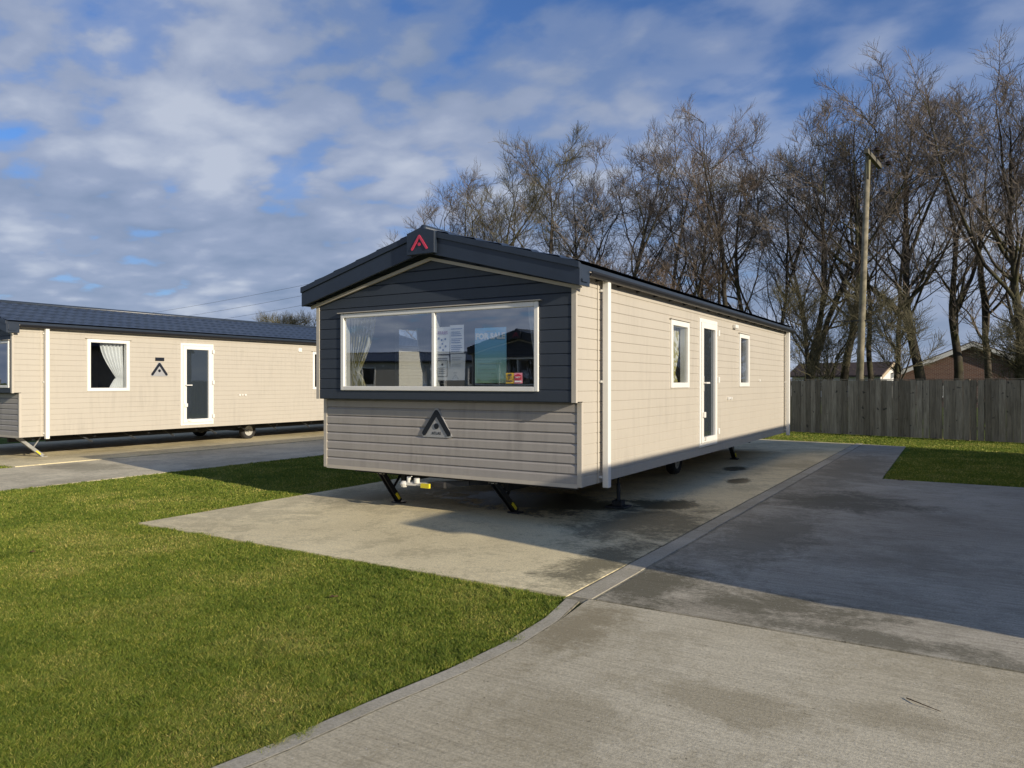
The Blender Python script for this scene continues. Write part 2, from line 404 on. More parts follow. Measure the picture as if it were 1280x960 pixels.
def emblem(parent, wall, ca, cz, width, markmat, plate=True, dep=.018, text=True):
    s = width/2
    if plate:
        mb = MB(); pts = []
        for c, a0, a1 in (((-.83*s, -.52*s), 210, 280), ((.83*s, -.52*s), 260, 330), ((0, .62*s), 30, 150)):
            for k in range(7):
                t = R(a0+(a1-a0)*k/6); pts.append((c[0]+.19*s*math.cos(t), c[1]+.19*s*math.sin(t)))
        mb.prism(pts, lambda x, z: wall(ca+x, dep-.012, cz+z), lambda x, z: wall(ca+x, dep+.006, cz+z))
        root = mb.obj('emblem', MT['plate'], parent)
    mb = MB()
    pl = stroke_poly([(-.80*s, -.50*s), (0, .60*s), (.80*s, -.50*s)], (.26 if plate else .2)*s)
    mb.prism(pl, lambda x, z: wall(ca+x, dep+.0055, cz+z), lambda x, z: wall(ca+x, dep+.014, cz+z))
    mb.prism(disc((0, -.12*s), .15*s), lambda x, z: wall(ca+x, dep+.0055, cz+z), lambda x, z: wall(ca+x, dep+.013, cz+z))
    mk = mb.obj('emblem_mark', markmat, root if plate else parent)
    return root if plate else mk

# ------------------------------------------------------------------ caravan
W = 3.55; ZB = .45; ZE = 2.58; RISE = .2725; STEP = .13; OV = .26
def roof_z(u, zt=2.61): return zt + (1.945-abs(u+W/2))*RISE
def caravan(name, loc, L, side, door, left_win, front_win, mull, label, upper='navy', axle=4.9):
    """origin at the right front corner; front faces -Y, body reaches to x=-W and y=L"""
    root = empty(name, loc)
    tag(root, label, 'static caravan')
    RW = lambda a, d, z: (d, a, z)                    # right wall: a = y
    LW = lambda a, d, z: (-W-d, a, z)
    FW = lambda a, d, z: (a, -d, z)
    UW = lambda a, d, z: (a, -STEP-d, z)
    BW = lambda a, d, z: (a, L+d, z)
    holes_r = [(a+.02, b-.02, c+.02, d-.02) for (a, b, c, d) in side] + [(door[0]+.02, door[1]-.02, door[2]+.02, door[3]-.02)]
    holes_l = [(a+.02, b-.02, c+.02, d-.02) for (a, b, c, d) in left_win]
    hf = [(front_win[0]+.02, front_win[1]-.02, front_win[2]+.02, front_win[3]-.02)]
    p = .1065
    mb = MB(); clad(mb, RW, 0.012, L, ZB, 1.309, p, holes_r); clad(mb, RW, -STEP+.012, L, 1.309, ZE+.0, p, holes_r); mb.obj('side_wall', MT['beige'], root)
    mb = MB(); clad(mb, LW, 0.012, L, ZB, 1.309, p, holes_l); clad(mb, LW, -STEP+.012, L, 1.309, ZE, p, holes_l); mb.obj('side_wall', MT['beige'], root)
    lim = lambda z: (max(-W, -W/2-(3.11-z)/RISE), min(0, -W/2+(3.11-z)/RISE))
    mb = MB(); clad(mb, BW, -W, 0, ZB, 3.11, p, (), lim); mb.obj('rear_wall', MT['beige'], root)
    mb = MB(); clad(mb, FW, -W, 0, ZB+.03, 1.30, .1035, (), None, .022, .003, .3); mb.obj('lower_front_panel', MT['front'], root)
    mb = MB(); clad(mb, UW, -W+.01, -.01, 1.309, 3.08, .121, hf, lambda z: (max(-W+.01, -W/2-(3.08-z)/RISE), min(-.01, -W/2+(3.08-z)/RISE)), .014, .002, .12)
    mb.box(-W+.01, -.01, -STEP, .02, 1.300, 1.309)
    mb.obj('upper_front_panel', MT[upper], root)
    # cream corner trims and bargeboard trim
    mb = MB(); e = .022
    for x0, x1 in ((-W-.02, -W+.03), (-.03, .02)):
        mb.box(x0, x1, -.028, .014, ZB, 1.297)
        mb.box(x0, x1, -STEP-.022, -STEP+.014, 1.300, 2.49)
        mb.box(x0, x1, L-.014, L+.024, ZB, 2.56)
    mb.box(-W+.03, -.03, -.026, .01, ZB-.012, ZB+.029)
    pieces(mb, 'corner_trim', MT['trim'], root)
    mb = MB()
    for s in (-1, 1):
        x0 = -W/2; x1 = -W/2+s*1.86
        for (za, ya, yb) in ((0, -STEP-.05, -STEP-.0225),):
            mb.prism([(x0, roof_z(x0)-.285), (x1, roof_z(x1)-.225), (x1, roof_z(x1)-.19), (x0, roof_z(x0)-.25)], lambda x, z, y=ya: (x, y, z), lambda x, z, y=yb: (x, y, z))
    mb.obj('gable_trim', MT['trim'], root)
    # inner lining, floor, ceiling, partition, seat
    mb = MB(); t = .07
    grow = lambda hs: [(a-.0, b+.0, c, d) for (a, b, c, d) in hs]
    panel(mb, lambda a, d, z: (-t, a, z), .02, L-t, ZB+.05, 2.5, grow(holes_r))
    panel(mb, lambda a, d, z: (-W+t, a, z), .02, L-t, ZB+.05, 2.5, grow(holes_l))
    panel(mb, lambda a, d, z: (a, .02, z), -W+t, -t, ZB+.05, 1.33)
    panel(mb, lambda a, d, z: (a, -STEP+.02, z), -W+t, -t, 1.33, 2.5, hf)
    panel(mb, lambda a, d, z: (a, L-t, z), -W+t, -t, ZB+.05, 2.5)
    for yy in (3.42, 4.9): mb.box(-W+t+.002, -t-.002, yy, yy+.05, ZB+.051, 2.497)
    mb.box(-W+.01, -.01, -STEP+.016, L-.01, 2.502, 2.55)
    mb.box(-W+t+.002, -t-.002, -STEP+.022, .018, 1.331, 1.36)
    mb.quad((-t, -STEP+.02, 1.33), (-t, .02, 1.33), (-t, .02, 2.5), (-t, -STEP+.02, 2.5))
    mb.quad((-W+t, -STEP+.02, 1.33), (-W+t, .02, 1.33), (-W+t, .02, 2.5), (-W+t, -STEP+.02, 2.5))
    mb.obj('inner_lining', MT['lining'], root)
    mb = MB(); mb.box(-W+.02, -.02, .01, L-.01, ZB+.002, ZB+.049); mb.obj('floor', MT['wood'], root)
    mb = MB(); mb.box(-W+.1, -.1, .05, .7, ZB+.05, .92); mb.box(-W+.1, -W+.72, .71, 2.4, ZB+.05, .92); mb.box(-W+.1, -.1, .05, .2, .921, 1.27)
    pieces(mb, 'bench_seat', MT['sofa'], root, bevel=.03)
    # roof: pressed tile sheets as a fine height field
    y0, y1 = -OV-.03, L+.09
    ny = int((y1-y0)/.045); nx = 30
    Y = np.linspace(y0, y1, ny+1)
    V = []; F = []
    for s in (-1, 1):
        base = len(V); off = np.linspace(0, 1.93, nx*2+1)
        for j, d in enumerate(off):
            x = -W/2+s*d; zc_ = 3.185-d*RISE
            stp = .018*((d % .34)/.34)
            for y in Y:
                ph = (y % .2)/.2; wv = .014*math.sin(ph*2*math.pi)*(.7+.3*math.sin(ph*4*math.pi))*min(1, (1.95-d)/.2)
                V.append((x, y, zc_+stp+wv))
        for j in range(nx*2):
            for i in range(ny):
                a = base+j*(ny+1)+i; F.append((a, a+1, a+ny+2, a+ny+1) if s < 0 else (a, a+ny+1, a+ny+2, a+1))
    ro = npmesh('roof', V, F, MT['roof'], root, smooth=True)
    mb = MB()
    pts = [(-W/2-1.90, 2.646), (-W/2, 3.164), (-W/2+1.90, 2.646), (-W/2+1.90, 2.60), (-W/2, 3.115), (-W/2-1.90, 2.60)]
    mb.prism([pts[0], pts[1], pts[4], pts[5]], lambda x, z: (x, y0+.031, z), lambda x, z: (x, y1-.01, z))
    mb.prism([pts[1], pts[2], pts[3], pts[4]], lambda x, z: (x, y0+.031, z), lambda x, z: (x, y1-.01, z))
    mb.obj('roof_deck', MT['fascia'], root)
    mb = MB(); mb.tube([(-W/2, y0-.005, 3.185), (-W/2, y1, 3.185)], .045, 10); mb.obj('ridge_cap', MT['roof'], root, smooth=True)
    # gable fascia boards
    for s in (-1, 1):
        mb = MB(); c = -W/2; xe = c+s*1.905
        mb.prism([(c, 2.925), (c, 3.175), (xe, 2.656), (xe, 2.435)], lambda x, z: (x, -OV-.03, z), lambda x, z: (x, -OV, z))
        mb.prism([(c, 3.115), (c, 3.182), (xe, 2.663), (xe, 2.60)], lambda x, z: (x, -OV-.05, z), lambda x, z: (x, -OV-.031, z))
        xi = c+s*1.875
        mb.box(min(xe, xi)-.0, max(xe, xi), -OV+.001, -STEP+.06, 2.44, 2.60)
        mb.box(min(xi, c+s*1.797), max(xi, c+s*1.797), -OV+.001, -STEP+.06, 2.46, 2.60)
        mb.obj('gable_fascia', MT['fascia'], root, bevel=.003)
    mb = MB(); c = -W/2
    mb.prism([(c-1.92, 2.50), (c, 3.02), (c+1.92, 2.50), (c+1.92, 2.475), (c, 2.995), (c-1.92, 2.475)][:2]+[(c, 2.995), (c-1.92, 2.475)], lambda x, z: (x, -OV+.002, z), lambda x, z: (x, -STEP-.0, z))
    mb.prism([(c, 3.02), (c+1.92, 2.50), (c+1.92, 2.475), (c, 2.995)], lambda x, z: (x, -OV+.002, z), lambda x, z: (x, -STEP-.0, z))
    mb.obj('gable_soffit', MT['fascia'], root)
    # badge box on the apex
    mb = MB()
    mb.prism([(c-.19, 2.90), (c+.19, 2.90), (c+.19, 3.135), (c, 3.19), (c-.19, 3.135)], lambda x, z: (x, -OV-.085, z), lambda x, z: (x, -OV-.034, z))
    bx = mb.obj('badge_box', MT['fascia'], root, bevel=.004)
    emblem(bx, lambda a, d, z: (a, -OV-.085-d, z), c-.01, 3.02, .25, MT['crimson'], plate=False, dep=-.004)
    # side fascia and soffits, gutters
    for s, xw in ((1, 0), (-1, -W)):
        mb = MB(); mb.box(*sorted((xw+s*.002, xw+s*.115)), -STEP+.061, L+.05, 2.583, 2.598); mb.obj('soffit', MT['trim'], root)
        mb = MB(); x0 = xw+s*.06
        n = 9; 
        prof_ = [(x0+s*(.05+.05*math.cos(math.pi+math.pi*k/n)), 2.60+.0-.055*math.sin(math.pi*k/n)) for k in range(n+1)]
        prof_ += [(x0+s*(.05+.042*math.cos(math.pi*k/n)), 2.602-.045*math.sin(math.pi*k/n)) for k in range(n+1)]
        mb.prism(prof_, lambda x, z: (x, -STEP+.062, z), lambda x, z: (x, L+.08, z))
        k = .3
        while k < L:
            mb.box(*sorted((xw+s*.018, x0+s*.012)), k, k+.03, 2.545, 2.581); k += .55
        mb.obj('gutter', MT['black'], root)
    # downpipes (white, square section)
    for y in (.443, L-.4):
        mb = MB(); mb.box(.045, .115, y-.036, y+.036, .40, 2.56); o = mb.obj('downpipe', MT['upvc'], root, bevel=.008)
        mb = MB()
        for z in (.50, 1.5, 2.45): mb.box(.012, .0445, y-.05, y+.012, z, z+.022)
        pieces(mb, 'pipe_clip', MT['upvc'], o)
    for y in (.36, L-.48):
        mb = MB(); mb.box(.0165, .021, y-.011, y+.011, ZB, 2.57); mb.obj('joint_strip', MT['trim'], root)
    # windows
    def window(wall, a0, a1, z0, z1, fw, g='sideglass', extra=()):
        mb = MB(); frame_bars(mb, wall, a0, a1, z0, z1, fw, -.085, .032, extra)
        f = mb.obj('window', MT['upvc'], root, bevel=.006)
        mb = MB(); d = .006
        c0 = wall(a0+fw-.01, d, z0+fw-.01); c1 = wall(a1-fw+.01, d-.004, z1-fw+.01)
        mb.box(*(fn(c0[k], c1[k]) for k in range(3) for fn in (min, max)))
        # single sheet pane
        mb = MB(); q = [wall(a0+fw-.008, d, z0+fw-.008), wall(a1-fw+.008, d, z0+fw-.008), wall(a1-fw+.008, d, z1-fw+.008), wall(a0+fw-.008, d, z1-fw+.008)]
        mb.quad(*q); mb.obj('pane', MT[g], f)
        mb = MB(); c0 = wall(a0-.04, .012, z1+.006); c1 = wall(a1+.04, .05, z1+.016)
        mb.box(*(fn(c0[k], c1[k]) for k in range(3) for fn in (min, max))); mb.obj('drip_strip', MT['trim'], f)
        return f
    for (a, b, c_, d) in side: window(RW, a, b, c_, d, .07)
    for (a, b, c_, d) in left_win: window(LW, a, b, c_, d, .07)
    window(UW, *front_win, .05, 'glass', (mull,) if mull else ())
    # door: outer frame, leaf frame, glazed panel, handle, lock, hinges
    a0, a1, z0, z1 = door
    mb = MB(); frame_bars(mb, RW, a0, a1, z0, z1, .055, -.085, .03)
    frame_bars(mb, RW, a0+.058, a1-.058, z0+.058, z1-.058, .085, -.04, .045)
    dr = mb.obj('door', MT['upvc'], root, bevel=.006)
    mb = MB(); mb.quad(*(RW(a, .01, z) for a, z in ((a0+.135, z0+.135), (a1-.135, z0+.135), (a1-.135, z1-.135), (a0+.135, z1-.135)))); mb.obj('door_glass', MT['doorglass'], dr)
    mb = MB(); hz = z0+.93
    mb.box(.045, .055, a0+.085, a0+.12, hz-.12, hz+.1); mb.tube([(.05, a0+.10, hz), (.095, a0+.10, hz)], .012, 8); mb.box(.083, .103, a0+.09, a0+.25, hz-.011, hz+.012)
    lk = MB(); lk.box(.046, .075, a0+.075, a0+.15, hz-.50, hz-.42); lk.obj('lock', MT['upvc'], dr, bevel=.003)
    mb.obj('handle', MT['upvc'], dr, bevel=.003)
    mb = MB(); mb.box(.046, .075, a0+.16, a0+.24, z0+.10, z0+.15); mb.obj('letter_catch', MT['upvc'], dr)
    mb = MB()
    for z in (z0+.15, (z0+z1)/2, z1-.22): mb.box(.046, .07, a1-.05, a1+.0, z, z+.09)
    pieces(mb, 'hinge', MT['upvc'], dr, bevel=.004)
    # chassis
    mb = MB()
    for x in (-1.05, -2.52): mb.box(x-.03, x+.03, .25, L-.1, ZB-.15, ZB-.001)
    for k in range(int(L/1.2)+1):
        y = .3+k*1.2
        if y > L-.2: break
        mb.box(-W+.2, -.2, y, y+.05, ZB-.08, ZB-.003)
    mb.box(-W+.8, -.8, axle-.03, axle+.03, .22, .303)
    mb.obj('chassis', MT['steel'], root)
    for x in (-.78, -W+.78):
        for y in (axle,):
            tb = MB(); pr = [(.13, -.06), (.17, -.08), (.205, -.072), (.222, -.045), (.226, 0), (.222, .045), (.205, .072), (.17, .08), (.13, .06)]
            n = 28
            for k in range(n):
                t = 2*math.pi*k/n
                for (r, xx) in pr: tb.v.append((x+xx, y+r*math.cos(t), .235+r*math.sin(t)))
            m_ = len(pr)
            for k in range(n):
                for j in range(m_-1): tb.f.append((k*m_+j, k*m_+j+1, ((k+1) % n)*m_+j+1, ((k+1) % n)*m_+j))
            wh = empty('wheel', (0, 0, 0)); wh.parent = root
            tb.obj('tyre', MT['rubber'], wh, smooth=True)
            rb = MB(); rb.tube([(x-.055, y, .235), (x+.055, y, .235)], .131, 24); s_ = 1 if x > -1 else -1
            rb.tube([(x+s_*.056, y, .235), (x+s_*.085, y, .235)], [.045, .032], 14)
            for k in range(5):
                t = 2*math.pi*k/5; rb.tube([(x+s_*.055, y+.085*math.cos(t), .235+.085*math.sin(t)), (x+s_*.068, y+.085*math.cos(t), .235+.085*math.sin(t))], .012, 6)
            rb.obj('rim', MT['rim'], wh)
    return root

def jack(root, x, y0_, y1_, m='black', z1=.02):
    mb = MB(); mb.bar((x-.03, y0_, ZB-.02), (x-.03, y1_, z1+.02), .012, .06); mb.bar((x+.03, y0_, ZB-.02), (x+.03, y1_, z1+.02), .012, .06)
    mb.bar((x, y0_+.06, ZB-.07), (x, y1_, z1+.012), .05, .014, (0, 1, 0)); mb.bar((x, y0_+.42, ZB-.03), (x, (y0_+y1_)/2+.04, .2), .022, .022)
    mb.box(x-.075, x+.075, y1_-.05, y1_+.06, z1-.004, z1+.016); mb.box(x-.05, x+.05, y0_-.02, y0_+.08, ZB-.035, ZB-.003)
    j = mb.obj('corner_jack', MT[m], root)
    mb = MB(); t0, t1 = .72, .90
    a = Vector((x+.0, y0_, ZB-.02)).lerp(Vector((x, y1_, z1+.02)), t0); b = Vector((x, y0_, ZB-.02)).lerp(Vector((x, y1_, z1+.02)), t1)
    mb.bar(a+Vector((.05, -.012, 0)), b+Vector((.05, -.012, 0)), .016, .028); mb.obj('warning_tape', MT['yellow'], j)
    mb = MB(); mb.tube([(x-.05, y0_-.0, ZB-.035), (x+.05, y0_, ZB-.035)], .013, 8); mb.obj('pivot_bolt', MT['galv'], j)

LM = 9.93
main = caravan('static_caravan', (0, 0, 0), LM, [(2.562, 3.291, 1.43, 2.32), (5.913, 6.563, 1.43, 2.325)], (3.75, 4.615, .565, 2.43),
               [(1.22, 2.02, 1.35, 2.32)], (-3.15, -.405, 1.408, 2.325), -1.747,
               'beige static caravan with navy gable front and wide window, on the near concrete pad', axle=4.95)
emblem(main, lambda a, d, z: (a, -d, z), -1.795, 1.035, .43, MT['emb'], True, .024)
text_mesh('emblem_lettering', 'ATLAS', .045, MT['emb'], [c for c in main.children if c.name.startswith('emblem')][0], Matrix.Translation((-1.795, -.033, .915)) @ ROT_FRONT)
jack(main, -2.68, .04, .36); jack(main, -1.08, .04, .50); jack(main, -.55, LM-2.6, LM-2.2)
jack(main, -2.52, LM-.9, LM-1.3)
mb = MB(); mb.bar((-.55, .75, ZB-.01), (-.55, .75, .30), .05, .05, (0, 1, 0)); mb.bar((-.55, 7.55, ZB-.01), (-.55, 7.55, .2), .07, .07, (0, 1, 0)); mb.box(-.7, -.4, 6.0, 6.5, .33, ZB-.004); mb.box(-.6, -.3, 8.3, 8.9, .36, ZB-.004)
pieces(mb, 'underfloor_fitting', MT['steel'], main)
# detached drawbar head slung under the front
mb = MB(); mb.bar((-1.95, .12, .36), (-1.45, .22, .40), .055, .055); mb.bar((-1.5, .2, .40), (-1.1, .6, .40), .05, .05)
db = mb.obj('drawbar', MT['steel'], main)
mb = MB(); mb.tube([(-2.27, .07, .315), (-2.27, .07, .355), (-2.27, .07, .385)], [.035, .05, .03], 12); mb.bar((-2.28, .07, .355), (-1.93, .12, .36), .05, .035)
mb.tube([(-2.21, .08, .365), (-2.21, .08, .435)], .024, 12); mb.tube([(-2.10, .09, .37), (-2.10, .09, .425)], .034, 12); mb.bar((-2.21, .08, .43), (-2.14, .05, .447), .012, .012)
mb.obj('coupling_head', MT['whiteplast'], db, bevel=.004)
mb = MB(); mb.box(-2.02, -1.90, .055, .085, .325, .375); mb.obj('warning_label', MT['yellow'], db)
mb = MB(); mb.box(-1.88, -1.72, .1, .16, .33, .40); mb.obj('rubber_gaiter', MT['rubber'], db, bevel=.01)
for o in [db]+list(db.children): o.data.transform(Matrix.Translation((.03, -.13, -.02)))
def sockets(root, y, z):
    mb = MB()
    for k, s in ((0, 1), (.085, .8), (.17, 1)): mb.box(.012, .042, y+k, y+k+.045*s, z-.02*s, z+.022)
    pieces(mb, 'hook_up_socket', MT['upvc'], root, bevel=.004)
sockets(main, 5.20, 1.245)
mb = MB(); mb.box(.012, .075, 5.52, 5.68, 2.385, 2.45); mb.obj('outside_lamp', MT['upvc'], main, bevel=.015)
mb = MB(); mb.box(.012, .03, 7.3, 7.36, 1.52, 1.56); mb.obj('vent_cap', MT['upvc'], main, bevel=.003)

LL = 13.0
left = caravan('static_caravan', (-12.095, .395, 0), LL, [(1.25, 2.15, 1.32, 2.40), (7.37, 8.2, 1.31, 2.35)], (3.36, 4.225, .51, 2.41),
               [(1.3, 2.0, 1.4, 2.3)], (-3.45, -.10, 1.40, 2.30), -1.75,
               'beige static caravan side-on at the left edge, with a white curtain in its square window', axle=5.84)
WL = lambda a, d, z: (d, a, z)
emblem(left, WL, 2.84, 1.79, .42, MT['emb'], True, .012)
mb = MB(); mb.box(.017, .03, 2.74, 2.95, 1.985, 2.06); mb.obj('name_plate', MT['emb'], left)
sockets(left, 4.95, 1.19)
mb = MB(); mb.box(.012, .04, 6.85, 6.97, 2.33, 2.43); mb.obj('vent_cap', MT['upvc'], left, bevel=.004)
jack(left, -.32, .1, .55, 'galv'); jack(left, -2.6, .1, .55, 'galv'); jack(left, -.6, LL-1.2, LL-1.6)
mb = MB()
for k in range(9): mb.bar((-.25-.1*(k % 3), 1.2+k*1.0, ZB-.01), (-.25-.1*(k % 3), 1.5+k*1.0, .26), .03, .03)
mb.bar((-.9, .9, .30), (-.9, LL-.6, .30), .05, .05)
pieces(mb, 'underfloor_strut', MT['steel'], left)

def neighbour(loc, rz, label, src=left):
    c = copy_tree(src); c.location = loc; c.rotation_euler = (0, 0, rz); c['label'] = label
    return c
nb = neighbour((6.5+W, -2.0, 0), 0, 'static caravan to the right of the picture that shades the driveway')
neighbour((-10.75, -14.0, 0), R(180), 'static caravan mirrored with its gable at the right end of the big front window')
neighbour((-17.0, -26.0, 0), R(72), 'static caravan mirrored side-on in the left pane of the big front window')
neighbour((-28.8, -22.3, 0), R(72), 'far static caravan mirrored beyond the side-on one')
for c in (bpy.data.objects[n] for n in [o.name for o in bpy.data.objects if o.name.startswith('static_caravan') and o.parent is None]):
    c['group'] = 'static caravans'

mb = MB(); mb.box(-.36, -.12, 1.36, 1.60, .018, .04); mb.box(-.30, -.18, 1.42, 1.54, .041, .10); mb.tube([(-.24, 1.48, .10), (-.24, 1.48, .30)], .024, 12)
ps = empty('prop_stand', (0, 0, 0)); tag(ps, 'short dark screw prop under the near side of the main caravan', 'prop stand')
mb.obj('base', MT['steel'], ps, bevel=.004)
mb = MB(); mb.tube([(-.24, 1.48, .30), (-.24, 1.48, .43)], .013, 10); mb.box(-.29, -.19, 1.44, 1.52, .43, .447); mb.obj('screw_head', MT['steel'], ps)
# ------------------------------------------------------------------ curtains and posters
def curtain(name, wall, a0, a1, z0, z1, tie, side, material, label, folds=7, depth=.03, sg=1):
    """hangs from z1 to z0; swept towards `side` (0=a0, 1=a1) and tied at height tie"""
    V = []; F = []; na, nz = 60, 40
    for j in range(nz+1):
        z = z1+(z0-z1)*j/nz
        if z > tie: k = ((z1-z)/(z1-tie)); wd = 1-.68*k**1.6
        else: k = (tie-z)/(tie-z0+1e-6); wd = .32+.30*k**.7
        for i in range(na+1):
            t = i/na; w_ = (a1-a0)*wd
            a = a0+t*w_ if side == 0 else a1-t*w_
            dp = depth*math.sin(t*folds*2*math.pi+.8*math.sin(z*5))*(.6+.4*wd)
            V.append(wall(a, -.13+dp, z))
    for j in range(nz):
        for i in range(na): b = j*(na+1)+i; F.append((b, b+1, b+na+2, b+na+1))
    o = npmesh(name, V, F, material, None, True); s = o.modifiers.new('solid', 'SOLIDIFY'); s.thickness = .003
    return tag(o, label, 'curtain')
UWm = lambda a, d, z: (a, -STEP-d, z); RWm = lambda a, d, z: (d, a, z); RWl = lambda a, d, z: (-12.095+d, .395+a, z); LWm = lambda a, d, z: (-W-d, a, z)
curtain('curtain', UWm, -3.12, -2.74, 1.43, 2.30, 1.62, 0, MT['curtain_y'], 'cream and mustard patterned curtain tied back at the left of the big front window')
curtain('curtain', UWm, -.62, -.43, 1.42, 2.30, 1.62, 1, MT['curtain_w'], 'pale curtain edge at the right end of the big front window', 5)
curtain('curtain', RWm, 2.98, 3.36, 1.5, 2.26, 1.62, 0, MT['curtain_y'], 'patterned curtain behind the narrow side window nearest the front', 5)
curtain('curtain', RWl, 1.60, 2.09, 1.38, 2.35, 1.60, 1, MT['curtain_w'], 'white curtain swept to the right in the square window of the left caravan', 6)
curtain('curtain', LWm, 1.60, 2.02, 1.38, 2.30, 1.39, 1, MT['curtain_w'], 'net curtain in the far side window seen through the front window', 5)

paper = simple('white_paper', (.84, .85, .87), .7, 0, .04, 10)
ink = simple('black_ink', (.05, .06, .09), .6); inkb = simple('blue_ink', (.08, .14, .32), .6); inkm = simple('purple_ink', (.28, .05, .22), .6)
def sheet(a0, a1, z0, z1, m, y=-STEP+.035, tilt=0):
    mb = MB(); n = 6; V = []
    for (yy, o_) in ((y, 0), (y+.0015, 1)):
        for k in range(n+1):
            t = k/n
            for a in (a0, a1): mb.v.append((a+tilt*(t-.5), yy+.002*math.sin(t*5+a*9), z0+(z1-z0)*t))
    for k in range(n):
        mb.f.append((2*k, 2*k+1, 2*k+3, 2*k+2)); b = 2*(n+1); mb.f.append((b+2*k, b+2*k+2, b+2*k+3, b+2*k+1))
    return mb
YT = -STEP+.031
def lines(parent, a0, a1, zs, m, h=.008, name='print_lines'):
    mb = MB()
    for k, z in enumerate(zs): mb.box(a0, a1-(.06*(a1-a0))*((k*7) % 4), YT-.001, YT, z, z+h)
    return mb.obj(name, m, parent)
pw = .188; pm = -1.560
A1 = tag(sheet(pm-.002-pw, pm-.002, 1.815, 2.115, paper, tilt=.01).obj('paper_notice', paper), 'white notice with purple heading, upper left of four taped in the front window', 'notice', 'paper notices in the window')
text_mesh('heading', 'RULES', .05, inkm, A1, Matrix.Translation((pm-.095, YT, 2.035)) @ ROT_FRONT)
mb = MB()
for (x, z) in ((-.15, 1.99), (-.11, 1.97), (-.06, 1.98), (-.10, 1.93), (-.055, 1.90), (-.13, 1.89), (-.09, 1.86)): mb.prism(disc((pm+x, z), .013, 10), lambda x, z: (x, YT-.001, z), lambda x, z: (x, YT, z))
mb.obj('print_dots', inkb, A1)
A2 = tag(sheet(pm+.002, pm+.002+pw, 1.82, 2.13, paper).obj('paper_notice', paper), 'white notice printed with blue lines, upper right of four taped in the front window', 'notice', 'paper notices in the window')
lines(A2, pm+.02, pm+.17, [2.085, 2.05, 2.03, 2.01, 1.975, 1.955, 1.935, 1.90, 1.88, 1.86, 1.84], inkb)
A3 = tag(sheet(pm-.002-pw+.005, pm-.002, 1.525, 1.80, paper, tilt=-.02).obj('paper_notice', paper), 'white notice with a black bordered form, lower left of four taped in the front window', 'notice', 'paper notices in the window')
mb = MB()
for z in (1.765, 1.745, 1.565): mb.box(pm-.17, pm-.03, YT-.001, YT, z, z+.006)
for x in (pm-.17, pm-.036): mb.box(x, x+.006, YT-.001, YT, 1.572, 1.744)
mb.prism(disc((pm-.10, 1.70), .014, 10), lambda x, z: (x, YT-.001, z), lambda x, z: (x, YT, z))
for z in (1.66, 1.64, 1.62, 1.60): mb.box(pm-.15, pm-.06, YT-.001, YT, z, z+.005)
mb.obj('printed_form', ink, A3)
A4 = tag(sheet(pm+.002, pm+.205, 1.525, 1.812, paper, tilt=.015).obj('paper_notice', paper), 'plain crumpled white notice, lower right of four taped in the front window', 'notice', 'paper notices in the window')
lines(A4, pm+.03, pm+.17, [1.77, 1.75, 1.70, 1.68], simple('faint_ink', (.4, .42, .45), .6), .005)
# for sale poster
m, nt_, b = mat('sale_poster'); tcx = nt_.nodes.new('ShaderNodeTexCoord'); sx = nt_.nodes.new('ShaderNodeSeparateXYZ'); nt_.links.new(tcx.outputs['Object'], sx.inputs[0])
zz = M('DIVIDE', M('SUBTRACT', sx.outputs[2], 1.50, nt_), .6, nt_)
nt_.links.new(ramp(nt_, zz, [(0, (.42, .64, .38)), (.35, (.30, .55, .48)), (.6, (.24, .55, .80)), (1, (.24, .58, .92))]), b.inputs['Base Color']); b.inputs['Roughness'].default_value = .6
PS = tag(sheet(-1.225, -.825, 1.495, 2.085, m).obj('sale_poster', m), 'blue and green FOR SALE poster in the right pane of the front window', 'poster')
text_mesh('poster_lettering', 'FOR SALE', .088, simple('white_ink', (.85, .88, .9), .6), PS, Matrix.Translation((-1.027, YT, 1.965)) @ ROT_FRONT, ext=.0045)
lines(PS, -1.18, -.88, [1.70, 1.64, 1.60, 1.56, 1.53], simple('pale_green_ink', (.4, .58, .4), .6), .008)
lines(PS, -1.07, -.95, [2.04], simple('pale_blue_ink', (.3, .5, .68), .6), .014)
MT['pink'] = simple('pink_paper', (.72, .28, .34), .6); 
S1 = tag(sheet(-.800, -.702, 1.492, 1.60, MT['yellow'], -STEP-.012).obj('window_sticker', simple('orange_yellow_sticker', (.75, .48, .06), .5)), 'square yellow sticker with black words in the lower corner of the front window', 'sticker', 'window stickers')
YS = -STEP-.016
for k, s in enumerate(('AIR', 'TO', 'READ')): text_mesh('sticker_lettering', s, .034, ink, S1, Matrix.Translation((-.751, YS, 1.568-.031*k)) @ ROT_FRONT, ext=.001)
S2 = tag(sheet(-.699, -.600, 1.492, 1.60, MT['pink'], -STEP-.012).obj('window_sticker', MT['pink']), 'pink and red sticker beside the yellow one in the front window corner', 'sticker', 'window stickers')
mb = MB(); mb.prism([(-.69, 1.53), (-.61, 1.53), (-.61, 1.575), (-.65, 1.59), (-.69, 1.575)], lambda x, z: (x, YS-.0005, z), lambda x, z: (x, YS+.001, z)); mb.obj('sticker_panel', MT['red'], S2)
mb = MB(); mb.box(-.69, -.61, YS-.0005, YS+.001, 1.505, 1.518); mb.obj('sticker_stripe', simple('white_stripe', (.8, .8, .8), .5), S2)
text_mesh('sticker_lettering', 'NOT', .028, simple('white_letter', (.8, .75, .75), .5), S2, Matrix.Translation((-.65, YS-.002, 1.545)) @ ROT_FRONT)
